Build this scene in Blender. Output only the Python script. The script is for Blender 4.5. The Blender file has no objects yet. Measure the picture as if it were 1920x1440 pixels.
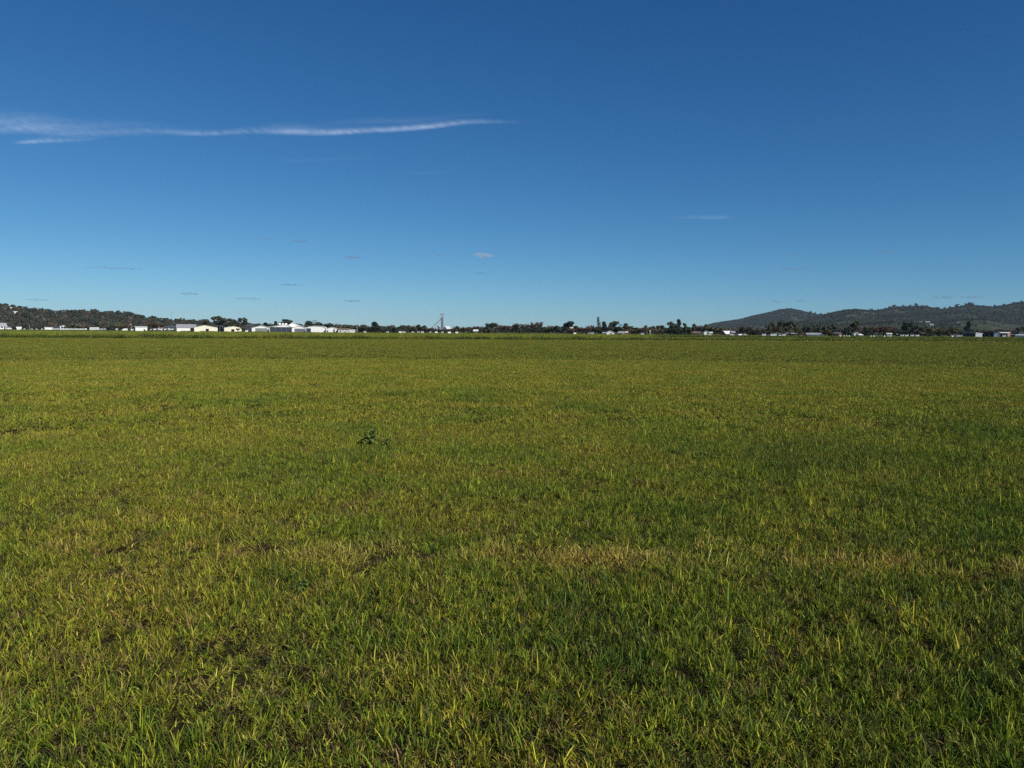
import bpy, bmesh, math, random
import numpy as np
from mathutils import Matrix, Vector, noise

R = math.radians
sc = bpy.context.scene
col = sc.collection

# ------------------------------------------------------------------ camera
F, CX, CY = 1440.0, 960.0, 720.0                  # focal length and centre of the 1920 x 1440 photograph
CAM_H, PITCH, ROLL = 1.65, 3.91, 0.38
cam = bpy.data.objects.new('camera', bpy.data.cameras.new('camera'))
col.objects.link(cam)
cam.data.sensor_width = 36.0
cam.data.lens = 36.0 * F / 1920.0
cam.data.clip_start, cam.data.clip_end = 0.1, 120000.0
cam.matrix_world = (Matrix.Translation((0, 0, CAM_H)) @ Matrix.Rotation(R(90 - PITCH), 4, 'X')
                    @ Matrix.Rotation(R(ROLL), 4, 'Z'))
sc.camera = cam
CAMR = cam.matrix_world.to_3x3()

# ------------------------------------------------------------------ sky, sun, exposure
SUN_EL, SUN_AZ = 37.0, 134.0                      # sun behind the photographer's right shoulder
world = bpy.data.worlds.new('World')
sc.world = world
world.use_nodes = True
wn, wl = world.node_tree.nodes, world.node_tree.links
sky = wn.new('ShaderNodeTexSky')
sky.sky_type = 'NISHITA'
sky.sun_disc = False
sky.sun_elevation, sky.sun_rotation = R(SUN_EL), R(SUN_AZ)
sky.altitude, sky.air_density, sky.dust_density, sky.ozone_density = 300, 0.7, 0.15, 2.0
gs, gm = wn.new('ShaderNodeSeparateColor'), wn.new('ShaderNodeCombineColor')   # even contrast and colour over the whole dome
wl.new(sky.outputs[0], gs.inputs[0])
for i_, p_ in enumerate((1.40, 1.05, 0.85)):
    q_ = wn.new('ShaderNodeMath'); q_.operation = 'POWER'; q_.inputs[1].default_value = p_
    wl.new(gs.outputs[i_], q_.inputs[0]); wl.new(q_.outputs[0], gm.inputs[i_])
tint = wn.new('ShaderNodeMix'); tint.data_type = 'RGBA'; tint.blend_type = 'MULTIPLY'
tint.inputs[0].default_value = 1.0
tint.inputs[7].default_value = (.192, .565, 1.06, 1)
wl.new(gm.outputs[0], tint.inputs[6])
wl.new(tint.outputs[2], wn['Background'].inputs[0])
wn['Background'].inputs[1].default_value = 0.1

sl = bpy.data.lights.new('sun', 'SUN')
sl.energy, sl.angle, sl.color = 5.0, R(0.53), (1.0, .95, .86)
sun = bpy.data.objects.new('sun', sl)
col.objects.link(sun)
sd = Vector((math.cos(R(SUN_EL)) * math.sin(R(SUN_AZ)), math.cos(R(SUN_EL)) * math.cos(R(SUN_AZ)), math.sin(R(SUN_EL))))
sun.rotation_euler = sd.to_track_quat('Z', 'Y').to_euler()
sun.location = (40, -40, 60)

vs = sc.view_settings
vs.view_transform, vs.look, vs.exposure, vs.gamma, vs.use_curve_mapping = 'Standard', 'None', 0.0, 1.0, False
sc.render.engine = 'CYCLES'
cy = sc.cycles
cy.use_denoising = False
cy.use_adaptive_sampling = False
cy.max_bounces, cy.diffuse_bounces, cy.glossy_bounces = 8, 2, 2
cy.transmission_bounces, cy.transparent_max_bounces, cy.volume_bounces = 3, 24, 1
sc.render.filter_size = 1.0

# ------------------------------------------------------------------ helpers
def lerp_table(tab, x):
    if x <= tab[0][0]: return tab[0][1]
    for (a, b), (c, d) in zip(tab, tab[1:]):
        if x <= c: return b + (d - b) * (x - a) / (c - a)
    return tab[-1][1]

def yh(px): return 615.0 + .0066 * px                         # row of the true horizon
def ray(px, py): return CAMR @ Vector(((px - CX) / F, -(py - CY) / F, -1.0))
def gx(px, D):                                                # ground point at depth D under column px
    d = ray(px, yh(px)); return Vector((D * d.x / d.y, D, 0))
def mpp(D): return D / F                                      # metres for one photograph pixel at depth D

EDGE = [(-400, 1000), (0, 950), (240, 700), (420, 565), (600, 505), (720, 480), (960, 640), (1150, 490), (1440, 395), (1750, 440), (1900, 520), (2300, 560)]
def edge(px): return lerp_table(EDGE, px)

def tag(o, label=None, cat=None, group=None, kind=None):
    if label: o['label'] = label
    if cat: o['category'] = cat
    if group: o['group'] = group
    if kind: o['kind'] = kind
    return o

def empty(name, loc, rz=0, label=None, cat=None, group=None):
    o = bpy.data.objects.new(name, None)
    col.objects.link(o)
    o.location, o.rotation_euler = loc, (0, 0, rz)
    o.empty_display_size = .3
    return tag(o, label, cat, group)

class MB:
    def __init__(s): s.v, s.f, s.c = [], [], []
    def add(s, vs_, fs_):
        n = len(s.v); s.v += [tuple(p) for p in vs_]; s.f += [tuple(i + n for i in f) for f in fs_]; return s
    def box(s, x0, x1, y0, y1, z0, z1):
        return s.add([(x0,y0,z0),(x1,y0,z0),(x1,y1,z0),(x0,y1,z0),(x0,y0,z1),(x1,y0,z1),(x1,y1,z1),(x0,y1,z1)],
                     [(0,3,2,1),(4,5,6,7),(0,1,5,4),(1,2,6,5),(2,3,7,6),(3,0,4,7)])
    def prism(s, pts, y0, y1):                                # outline in x,z pushed along y
        n = len(pts)
        return s.add([(x, y0, z) for x, z in pts] + [(x, y1, z) for x, z in pts],
                     [tuple(range(n)), tuple(range(2*n-1, n-1, -1))] + [(i, n+i, n+(i+1) % n, (i+1) % n) for i in range(n)])
    def tube(s, a, b, r0, r1, n=6):
        a, b = Vector(a), Vector(b); d = (b - a).normalized()
        u = d.orthogonal().normalized(); w = d.cross(u)
        ring = lambda p, r: [p + (u * math.cos(t) + w * math.sin(t)) * r for t in [2*math.pi*k/n for k in range(n)]]
        return s.add(ring(a, r0) + ring(b, r1), [(k, (k+1) % n, n+(k+1) % n, n+k) for k in range(n)] + [tuple(range(n-1,-1,-1)), tuple(range(n, 2*n))])
    def lathe(s, prof, n=16, cx=0, cy=0):                     # prof: list of (radius, z)
        vs_ = [(cx + r*math.cos(2*math.pi*k/n), cy + r*math.sin(2*math.pi*k/n), z) for r, z in prof for k in range(n)]
        fs_ = [(j*n+k, j*n+(k+1) % n, (j+1)*n+(k+1) % n, (j+1)*n+k) for j in range(len(prof)-1) for k in range(n)]
        return s.add(vs_, fs_ + [tuple(range(n-1,-1,-1)), tuple(range((len(prof)-1)*n, len(prof)*n))])
    def mesh(s, name, mat, smooth=False):
        me = bpy.data.meshes.new(name)
        me.from_pydata(s.v, [], s.f)
        if s.c:
            a = me.color_attributes.new('col', 'FLOAT_COLOR', 'POINT')
            a.data.foreach_set('color', np.array(s.c, np.float32).ravel())
        me.materials.append(mat)
        if smooth: me.polygons.foreach_set('use_smooth', [True] * len(me.polygons))
        me.update()
        return me
    def build(s, name, mat, parent=None, smooth=False):
        o = bpy.data.objects.new(name, s.mesh(name, mat, smooth))
        col.objects.link(o); o.parent = parent
        return o

# ------------------------------------------------------------------ materials
def mat(name, base, rough=.8, spec=.3, metal=0, vary=.0, scale=1.0, bump=0.0):
    m = bpy.data.materials.new(name); m.use_nodes = True
    n, l = m.node_tree.nodes, m.node_tree.links
    b = n['Principled BSDF']
    b.inputs['Base Color'].default_value = (*base, 1)
    b.inputs['Roughness'].default_value, b.inputs['Metallic'].default_value = rough, metal
    b.inputs['Specular IOR Level'].default_value = spec
    if vary:
        tc = n.new('ShaderNodeTexCoord'); t = n.new('ShaderNodeTexNoise')
        t.inputs['Scale'].default_value, t.inputs['Detail'].default_value = scale, 6
        l.new(tc.outputs['Object'], t.inputs['Vector'])
        r = n.new('ShaderNodeMapRange'); r.inputs[1].default_value, r.inputs[2].default_value = .3, .7
        r.inputs[3].default_value, r.inputs[4].default_value = 1 - vary, 1 + vary
        l.new(t.outputs[0], r.inputs[0])
        x = n.new('ShaderNodeMix'); x.data_type = 'RGBA'; x.blend_type = 'MULTIPLY'
        x.inputs[0].default_value = 1; x.inputs[6].default_value = (*base, 1)
        l.new(r.outputs[0], x.inputs[7]); l.new(x.outputs[2], b.inputs['Base Color'])
        if bump:
            bp = n.new('ShaderNodeBump'); bp.inputs[0].default_value = bump
            l.new(t.outputs[0], bp.inputs['Height']); l.new(bp.outputs[0], b.inputs['Normal'])
    return m

def sheet_mat(name, base, pitch=.2):                          # ribbed metal sheeting
    m = mat(name, base, .5, .4, 0, .06, .4)
    n, l = m.node_tree.nodes, m.node_tree.links
    tc = n.new('ShaderNodeTexCoord'); w = n.new('ShaderNodeTexWave')
    w.inputs['Scale'].default_value = 1 / pitch / 6.28
    l.new(tc.outputs['Object'], w.inputs['Vector'])
    bp = n.new('ShaderNodeBump'); bp.inputs[0].default_value = .25; bp.inputs[1].default_value = .03
    l.new(w.outputs[0], bp.inputs['Height']); l.new(bp.outputs[0], n['Principled BSDF'].inputs['Normal'])
    return m

def leaf_mat(name, gain=1.0, trans=.3, rough=.5, spec=.35, rnd=.15, wnoise=None):
    m = bpy.data.materials.new(name); m.use_nodes = True
    n, l = m.node_tree.nodes, m.node_tree.links
    b = n['Principled BSDF']; out = n['Material Output']
    at = n.new('ShaderNodeAttribute'); at.attribute_name = 'col'
    oi = n.new('ShaderNodeObjectInfo')
    mr = n.new('ShaderNodeMapRange'); mr.inputs[3].default_value, mr.inputs[4].default_value = gain*(1-rnd), gain*(1+rnd)
    l.new(oi.outputs['Random'], mr.inputs[0])
    x = n.new('ShaderNodeVectorMath'); x.operation = 'SCALE'
    l.new(at.outputs['Color'], x.inputs[0]); l.new(mr.outputs[0], x.inputs['Scale'])
    c = x.outputs[0]
    if wnoise:
        g = n.new('ShaderNodeNewGeometry'); t = n.new('ShaderNodeTexNoise')
        t.inputs['Scale'].default_value, t.inputs['Detail'].default_value = wnoise, 3
        l.new(g.outputs['Position'], t.inputs['Vector'])
        cr = n.new('ShaderNodeValToRGB')
        cr.color_ramp.elements[0].position, cr.color_ramp.elements[0].color = .36, (.84, .92, 1.05, 1)
        cr.color_ramp.elements[1].position, cr.color_ramp.elements[1].color = .64, (1.20, 1.03, 1.30, 1)
        l.new(t.outputs[0], cr.inputs[0])
        y = n.new('ShaderNodeVectorMath'); y.operation = 'MULTIPLY'
        l.new(c, y.inputs[0]); l.new(cr.outputs[0], y.inputs[1]); c = y.outputs[0]
    l.new(c, b.inputs['Base Color'])
    b.inputs['Roughness'].default_value, b.inputs['Specular IOR Level'].default_value = rough, spec
    tr = n.new('ShaderNodeBsdfTranslucent'); l.new(c, tr.inputs[0])
    mx = n.new('ShaderNodeMixShader'); mx.inputs[0].default_value = trans
    l.new(b.outputs[0], mx.inputs[1]); l.new(tr.outputs[0], mx.inputs[2]); l.new(mx.outputs[0], out.inputs[0])
    return m

M = dict(
    white=sheet_mat('white_sheeting', (.80, .79, .74)), cream=sheet_mat('cream_sheeting', (.78, .73, .58)),
    zinc=mat('weathered_zinc', (.42, .42, .43), .5, .5, .3, .1, .3), paleroof=mat('pale_roof', (.62, .62, .66), .5, .4, 0, .08, .3),
    dkroof=mat('dark_roof', (.09, .09, .10), .6, .4, 0, .15, .3), brownroof=mat('brown_roof', (.17, .12, .09), .8, .2, 0, .2, .5),
    redroof=mat('terracotta_roof', (.30, .12, .08), .8, .2, 0, .2, .5),
    navy=sheet_mat('dark_blue_sheeting', (.035, .042, .065)), black=mat('dark_interior', (.012, .012, .015), .9, .1),
    gdoor=sheet_mat('grey_green_door', (.20, .23, .21)), sdoor=sheet_mat('slate_door', (.13, .15, .18)),
    dgreen=sheet_mat('dark_green_sheeting', (.035, .055, .05)), brick=mat('brick_wall', (.28, .17, .12), .9, .1, 0, .2, 2),
    glass=mat('window_glass', (.02, .025, .03), .08, .5), tyre=mat('tyre_rubber', (.015, .015, .015), .9, .2),
    paint=mat('white_paint', (.80, .80, .78), .35, .5), grey=mat('grey_paint', (.35, .36, .38), .5, .4), silver=mat('silver_paint', (.5, .5, .52), .3, .5, .3),
    carwhite=mat('car_white', (.58, .58, .57), .3, .5), red=mat('red_paint', (.45, .04, .03), .4, .5), wood=mat('weathered_wood', (.13, .10, .08), .9, .1, 0, .25, 3),
    steel=mat('grey_steel', (.26, .28, .31), .6, .4, .1), conc=mat('pale_concrete', (.66, .62, .57), .85, .2, 0, .1, .2),
    sock=mat('windsock_cloth', (.80, .78, .72), .9, .1),
    bark=mat('tree_bark', (.11, .09, .075), .95, .1, 0, .3, 4),
    palebark=mat('pale_bark', (.28, .25, .21), .95, .1, 0, .25, 4),
    leaf=leaf_mat('tree_foliage', 1.0, .12, .6, .2, .30),
    twig=leaf_mat('bare_twigs', 1.0, .0, .9, .1, .2),
    grass=leaf_mat('grass_blades', 1.30, .14, .45, .07, .12, .55),
    verge=leaf_mat('verge_blades', 1.05, .30, .5, .3, .2, .2),
)

# ------------------------------------------------------------------ ground and hills
BANK = ((-90.0, 135.0), (127.0, 190.0))                       # weedy strip between the near paddock and the far one
BS = (BANK[1][1] - BANK[0][1]) / (BANK[1][0] - BANK[0][0])
def bank_y(x): return BANK[0][1] + (x - BANK[0][0]) * BS

def ground_mat():
    m = bpy.data.materials.new('paddock_soil'); m.use_nodes = True
    n, l = m.node_tree.nodes, m.node_tree.links; b = n['Principled BSDF']
    g = n.new('ShaderNodeNewGeometry')
    def nz(s, d=6):
        t = n.new('ShaderNodeTexNoise'); t.inputs['Scale'].default_value, t.inputs['Detail'].default_value = s, d
        l.new(g.outputs['Position'], t.inputs['Vector']); return t.outputs[0]
    def ramp(f, c):
        r = n.new('ShaderNodeValToRGB'); l.new(f, r.inputs[0])
        r.color_ramp.elements[0].position, r.color_ramp.elements[1].position = .38, .62
        r.color_ramp.elements[0].color, r.color_ramp.elements[1].color = (*c[0], 1), (*c[1], 1); return r.outputs[0]
    near = ramp(nz(9), ((.016, .013, .006), (.040, .034, .012)))
    far = ramp(nz(.02), ((.060, .085, .020), (.085, .105, .028)))
    sp = n.new('ShaderNodeSeparateXYZ'); l.new(g.outputs['Position'], sp.inputs[0])
    a = n.new('ShaderNodeMath'); a.operation = 'MULTIPLY_ADD'; a.inputs[1].default_value = -BS
    l.new(sp.outputs[0], a.inputs[0]); l.new(sp.outputs[1], a.inputs[2])
    k = n.new('ShaderNodeMapRange'); k.inputs[1].default_value, k.inputs[2].default_value = bank_y(0) - 2, bank_y(0) + 2
    l.new(a.outputs[0], k.inputs[0])
    x = n.new('ShaderNodeMix'); x.data_type = 'RGBA'
    l.new(k.outputs[0], x.inputs[0]); l.new(near, x.inputs[6]); l.new(far, x.inputs[7]); l.new(x.outputs[2], b.inputs['Base Color'])
    b.inputs['Roughness'].default_value, b.inputs['Specular IOR Level'].default_value = 1, .05
    bp = n.new('ShaderNodeBump'); bp.inputs[0].default_value = .6; bp.inputs[1].default_value = .05
    l.new(nz(30), bp.inputs['Height']); l.new(bp.outputs[0], b.inputs['Normal'])
    return m

g_ = MB()
xs = [-8000, -3000, -1000, -300, -100, 0, 100, 300, 1000, 3000, 8000]
ys = [-8000, -1000, -100, 0, 50, 100, 200, 400, 800, 1600, 3500, 8000]
g_.add([(x, y, 0) for y in ys for x in xs],
       [(j*11+i, j*11+i+1, (j+1)*11+i+1, (j+1)*11+i) for j in range(len(ys)-1) for i in range(10)])
tag(g_.build('ground', ground_mat()), kind='structure')

def hill_mat(name, a, b_, c, s):
    m = bpy.data.materials.new(name); m.use_nodes = True
    n, l = m.node_tree.nodes, m.node_tree.links; b = n['Principled BSDF']
    g = n.new('ShaderNodeNewGeometry'); t = n.new('ShaderNodeTexNoise')
    t.inputs['Scale'].default_value, t.inputs['Detail'].default_value = s, 8
    l.new(g.outputs['Position'], t.inputs['Vector'])
    r = n.new('ShaderNodeValToRGB'); l.new(t.outputs[0], r.inputs[0])
    e = r.color_ramp.elements
    e[0].position, e[0].color = .38, (*a, 1); e[1].position, e[1].color = .64, (*c, 1)
    k = e.new(.52); k.color = (*b_, 1)
    l.new(r.outputs[0], b.inputs['Base Color']); b.inputs['Roughness'].default_value = 1; b.inputs['Specular IOR Level'].default_value = .05
    return m

def profile_h(prof, px, D, lift):                             # crest height above the plain
    return max(0.0, (yh(px) - lerp_table(prof, px) - lift) * mpp(D) + CAM_H)

HILLS = {}
def hill(name, prof, D, front, back, lift, material, rough, seed, step=8):
    p0, p1 = prof[0][0], prof[-1][0]
    cols_ = [p0 + (p1 - p0) * i / int((p1 - p0) / step) for i in range(int((p1 - p0) / step) + 1)]
    rows = [-1, -.85, -.7, -.55, -.42, -.3, -.2, -.1, 0, .15, .35, .6, 1]
    def height(px, t, D_):
        h = profile_h(prof, px, D, lift)
        w = math.cos(abs(t) * math.pi / 2) ** (1.25 if t < 0 else 1.0)
        q = gx(px, D_)
        nz = noise.fractal(Vector((q.x, q.y, seed * 77.0)) / 260.0, .9, 2.1, 5)
        z = h * w + nz * rough * min(1, abs(t) * 3) * (1 - abs(t)) * 2 * min(1, h / 30)
        # keep the front slope under the sight line to the crest
        return max(-.6, min(z, (h - CAM_H) * D_ / D * .985 + CAM_H if t < -.02 else z)) if abs(t) < .999 else -.6
    vs_ = []
    for t in rows:
        for px in cols_:
            D_ = D + (front if t < 0 else back) * t
            q = gx(px, D_); vs_.append((q.x, q.y, height(px, t, D_)))
    nc = len(cols_)
    b = MB().add(vs_, [(j*nc+i, j*nc+i+1, (j+1)*nc+i+1, (j+1)*nc+i) for j in range(len(rows)-1) for i in range(nc-1)])
    o = tag(b.build(name, material, smooth=True), kind='structure')
    HILLS[name if name not in HILLS else name + str(seed)] = (height, D, front, p0, p1)
    return o

scrub = hill_mat('wooded_hillside', (.022, .028, .016), (.040, .047, .024), (.080, .085, .040), .010)
past = hill_mat('pasture_slope', (.028, .036, .020), (.042, .048, .024), (.064, .066, .036), .014)
leftw = hill_mat('wooded_ridge', (.022, .026, .018), (.035, .040, .025), (.06, .06, .035), .02)
PROF_L = [(-1500, 600), (-900, 572), (-500, 566), (-200, 566), (0, 570), (25, 573), (50, 576), (80, 580), (105, 583), (140, 582), (180, 582), (205, 584), (245, 586.5), (262, 590), (280, 594), (300, 598), (350, 600), (400, 602), (440, 606), (480, 609), (540, 612), (620, 616), (660, 618.5)]
PROF_A = [(1290, 624), (1320, 610), (1340, 604.5), (1385, 598), (1410, 591.5), (1440, 585), (1460, 579.5), (1480, 577.3), (1495, 580), (1510, 583.5), (1530, 588), (1545, 591), (1580, 596), (1640, 606), (1700, 620)]
PROF_B = [(1440, 622), (1490, 606), (1520, 596), (1540, 590.5), (1560, 586), (1580, 581.5), (1600, 579.5), (1620, 581), (1637, 582), (1655, 579), (1675, 575), (1690, 575), (1710, 574), (1735, 574.5), (1745, 577), (1765, 579), (1790, 575.5), (1815, 571), (1840, 573.5), (1860, 575), (1880, 572), (1900, 568), (1920, 565.5), (2000, 560), (2150, 566), (2400, 580), (2800, 612)]
PROF_C = [(1420, 622), (1470, 610), (1495, 606.5), (1540, 607), (1600, 611), (1650, 607), (1675, 604), (1700, 605), (1740, 608), (1780, 603.5), (1820, 600), (1850, 600.5), (1880, 606), (1920, 610), (2000, 606), (2300, 610), (2600, 622)]
hill('hill', PROF_A, 5200, 1500, 900, 3.0, scrub, 14, 1)
hill('hill', PROF_B, 3700, 1100, 900, 3.0, scrub, 16, 2)
hill('hill', PROF_C, 2300, 500, 300, 0.0, past, 4, 3)
hill('ridge', PROF_L, 1650, 420, 400, 7.0, leftw, 3, 4)

# ------------------------------------------------------------------ tree kinds (unit height, shared meshes)
def rand_quad(b, p, n_, size, c, rng, asp=1.0):
    n_ = (n_ + Vector((rng.gauss(0, .5), rng.gauss(0, .5), rng.gauss(0, .5)))).normalized()
    u = n_.orthogonal().normalized(); u.rotate(Matrix.Rotation(rng.uniform(0, 6.28), 3, n_)); w = n_.cross(u)
    s = size * rng.uniform(.6, 1.3)
    b.add([p - u*s*asp - w*s*.6, p + u*s*asp - w*s*.5, p + u*s*.7*asp + w*s*.6, p - u*s*.7*asp + w*s*.5], [(0, 1, 2, 3)])
    b.c += [(*c, 1)] * 4

def blob_crown(rng, clumps, per, size, pal, bark_twig=None):
    b = MB()
    for (cx, cy_, cz, rx, rz) in clumps:
        base = rng.choice(pal); k = rng.uniform(.75, 1.25)
        for i in range(per):
            d = Vector((rng.gauss(0, 1), rng.gauss(0, 1), rng.gauss(0, 1) + .15)).normalized()
            rr = rng.uniform(.55, 1.08) ** .6
            p = Vector((cx + d.x*rx*rr, cy_ + d.y*rx*rr, cz + d.z*rz*rr))
            v = k * rng.uniform(.7, 1.35)
            rand_quad(b, p, d, size, tuple(q*v for q in base), rng)
    return b

def limbs(rng, tips, r0, h0, lean=0):
    b = MB(); top = Vector((lean*.4, 0, h0))
    b.tube((0, 0, -.02), top * .5, r0, r0*.8); b.tube(top * .5, top, r0*.8, r0*.6)
    for t in tips:
        t = Vector(t); mid = top.lerp(t, .5) + Vector((rng.uniform(-.02, .02), rng.uniform(-.02, .02), .02))
        b.tube(top, mid, r0*.5, r0*.32, 5); b.tube(mid, t, r0*.32, r0*.12, 5)
    return b

EUC = [(0.0493, 0.0623, 0.0348), (0.0609, 0.0696, 0.0377), (0.0435, 0.0536, 0.0377), (0.0696, 0.0653, 0.0406)]
DARK = [(0.0290, 0.0406, 0.0261), (0.0377, 0.0493, 0.0290), (0.0435, 0.0435, 0.0261)]
OLIVE = [(0.0720, 0.0816, 0.0288), (0.0900, 0.0900, 0.0360), (0.0600, 0.0720, 0.0264)]
GOLD = [(0.1610, 0.1330, 0.0560), (0.1330, 0.1190, 0.0490), (0.1820, 0.1540, 0.0700)]
BARE = [(0.1615, 0.1326, 0.1105), (0.1275, 0.1054, 0.0884), (0.2040, 0.1700, 0.1445)]
RUST = [(0.1360, 0.0800, 0.0512), (0.1120, 0.0720, 0.0480), (0.1600, 0.1040, 0.0640)]

def make_kind(kind, seed):
    rng = random.Random(seed)
    if kind in ('eucalypt', 'olive'):
        n = rng.randint(15, 20); cl = []
        for i in range(n):
            a = rng.uniform(0, 6.28); r = .33 * math.sqrt(rng.random()); z = rng.uniform(.13, .87)
            k = 1 - max(0, z - .5) * 1.5 - max(0, .4 - z) * .6
            cl.append((r*k*math.cos(a)*1.1, r*k*math.sin(a)*1.1, z, rng.uniform(.11, .17), rng.uniform(.09, .13)))
        cr = blob_crown(rng, cl, 85, .042, EUC if kind == 'eucalypt' else OLIVE)
        tr = limbs(rng, [c[:3] for c in cl[:7]], .024, .30)
    elif kind == 'round':                                     # dense, rounded evergreen down to the ground
        cl = [(0, 0, .5, .34, .40)]
        for i in range(12):
            a = rng.uniform(0, 6.28); z = rng.uniform(.22, .82); r = .27 * math.sqrt(max(.05, 1 - ((z - .48)/.5)**2))
            cl.append((r*math.cos(a), r*math.sin(a), z, rng.uniform(.11, .16), rng.uniform(.10, .15)))
        cr = blob_crown(rng, cl, 90, .044, DARK); tr = limbs(rng, [c[:3] for c in cl[1:5]], .03, .22)
    elif kind == 'lean':                                      # wind-leaned double-crowned evergreen
        cl = []
        for i in range(16):
            t = rng.random(); a = rng.uniform(0, 6.28)
            cl.append((-.30 + .62*t + .10*math.cos(a), .16*math.sin(a), .30 + .45*t + rng.uniform(-.16, .13), rng.uniform(.11, .16), rng.uniform(.09, .14)))
        cr = blob_crown(rng, cl, 90, .044, DARK); tr = limbs(rng, [c[:3] for c in cl[:6]], .028, .28, .3)
    elif kind == 'conifer':
        cl = []
        for i in range(15):
            z = .12 + .055*i; r = .20 * (1 - z) ** .75 + .02; a = rng.uniform(0, 6.28)
            cl.append((r*.45*math.cos(a), r*.45*math.sin(a), z, r*.85 + .02, .07))
        cr = blob_crown(rng, cl, 80, .036, DARK); tr = limbs(rng, [(0, 0, .95)], .022, .3)
    elif kind == 'poplar':
        cl = []
        for i in range(14):
            z = .10 + .063*i; r = .075 * (1 - abs(z - .4) * 1.05) + .012; a = rng.uniform(0, 6.28)
            cl.append((r*.4*math.cos(a), r*.4*math.sin(a), z, r, .07))
        cr = blob_crown(rng, cl, 36, .020, [(.085, .08, .05), (.07, .065, .045)]); tr = limbs(rng, [(0, 0, .96)], .018, .3)
    elif kind in ('bare', 'rust', 'gold', 'shrub'):
        pal = {'bare': BARE, 'rust': RUST, 'gold': GOLD, 'shrub': OLIVE}[kind]
        cr = MB(); tips = []
        for i in range(11):
            a = i*2.4 + rng.uniform(-.4, .4); r = rng.uniform(.10, .30); tips.append(Vector((r*math.cos(a), r*math.sin(a), rng.uniform(.5, .85))))
        h0 = .22 if kind != 'shrub' else .06
        tr = limbs(rng, tips, .02, h0)
        nt = {'bare': 80, 'rust': 110, 'gold': 110, 'shrub': 120}[kind]
        for t in tips:
            for i in range(nt):
                s = Vector((0, 0, h0)).lerp(t, rng.uniform(.45, 1))
                d = (t - Vector((0, 0, h0*.5))).normalized() + Vector((rng.gauss(0, .55), rng.gauss(0, .55), rng.gauss(.15, .4)))
                d = d.normalized() * rng.uniform(.08, .2); e = s + d
                if e.z > 1: e.z = 1 - rng.random()*.05
                if e.z < .05: e.z = .05
                w = d.orthogonal().normalized(); w.rotate(Matrix.Rotation(rng.uniform(0, 6.28), 3, d.normalized()))
                w *= rng.uniform(.007, .012) * (1 if kind in ('bare', 'rust') else 2.2)
                c = rng.choice(pal); k = rng.uniform(.7, 1.3)
                cr.add([s - w*.6, s + w*.6, e + w, e - w], [(0, 1, 2, 3)]); cr.c += [tuple(q*k for q in c) + (1,)] * 4
    return cr.mesh('crown', M['leaf'] if kind not in ('bare', 'rust') else M['twig']), tr.mesh('trunk', M['palebark'] if kind in ('eucalypt', 'poplar') else M['bark'])

KINDS = {}
for k_, n_ in (('eucalypt', 5), ('round', 3), ('lean', 1), ('conifer', 2), ('poplar', 1), ('bare', 3), ('rust', 2), ('gold', 2), ('olive', 2), ('shrub', 2)):
    KINDS[k_] = [make_kind(k_, 100 + 7*i + len(k_)*31) for i in range(n_)]
TREE_N = {'eucalypt': 'eucalypt_tree', 'round': 'evergreen_tree', 'lean': 'evergreen_tree', 'conifer': 'conifer_tree', 'poplar': 'poplar_tree', 'bare': 'bare_tree', 'rust': 'bare_tree', 'gold': 'willow_tree', 'olive': 'olive_green_tree', 'shrub': 'shrub'}
trng = random.Random(5)
UNIT_W = {'eucalypt': .80, 'round': .78, 'lean': .95, 'conifer': .42, 'poplar': .17, 'bare': .72, 'rust': .72, 'gold': .72, 'olive': .80, 'shrub': .74}

def tree(kind, px, D, top, wpx, label, group=None, z0=None, base_py=None):
    """A tree at depth D under column px whose top stands at photograph row top and whose crown is wpx wide."""
    m = mpp(D); z0 = 0.0 if z0 is None else z0
    h = (yh(px) - top) * m + CAM_H - z0
    sx = wpx * m / UNIT_W[kind] * 1.3
    p = gx(px, D); p.z = z0
    root = empty(TREE_N[kind], p, trng.uniform(0, 6.28) if kind != 'lean' else 0, label, 'shrub' if kind == 'shrub' else 'tree', group)
    cm, tm = trng.choice(KINDS[kind])
    for nm, me in (('crown', cm), ('trunk', tm)):
        o = bpy.data.objects.new(nm, me); col.objects.link(o); o.parent = root
        o.scale = (sx, sx, h)
    return root

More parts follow.
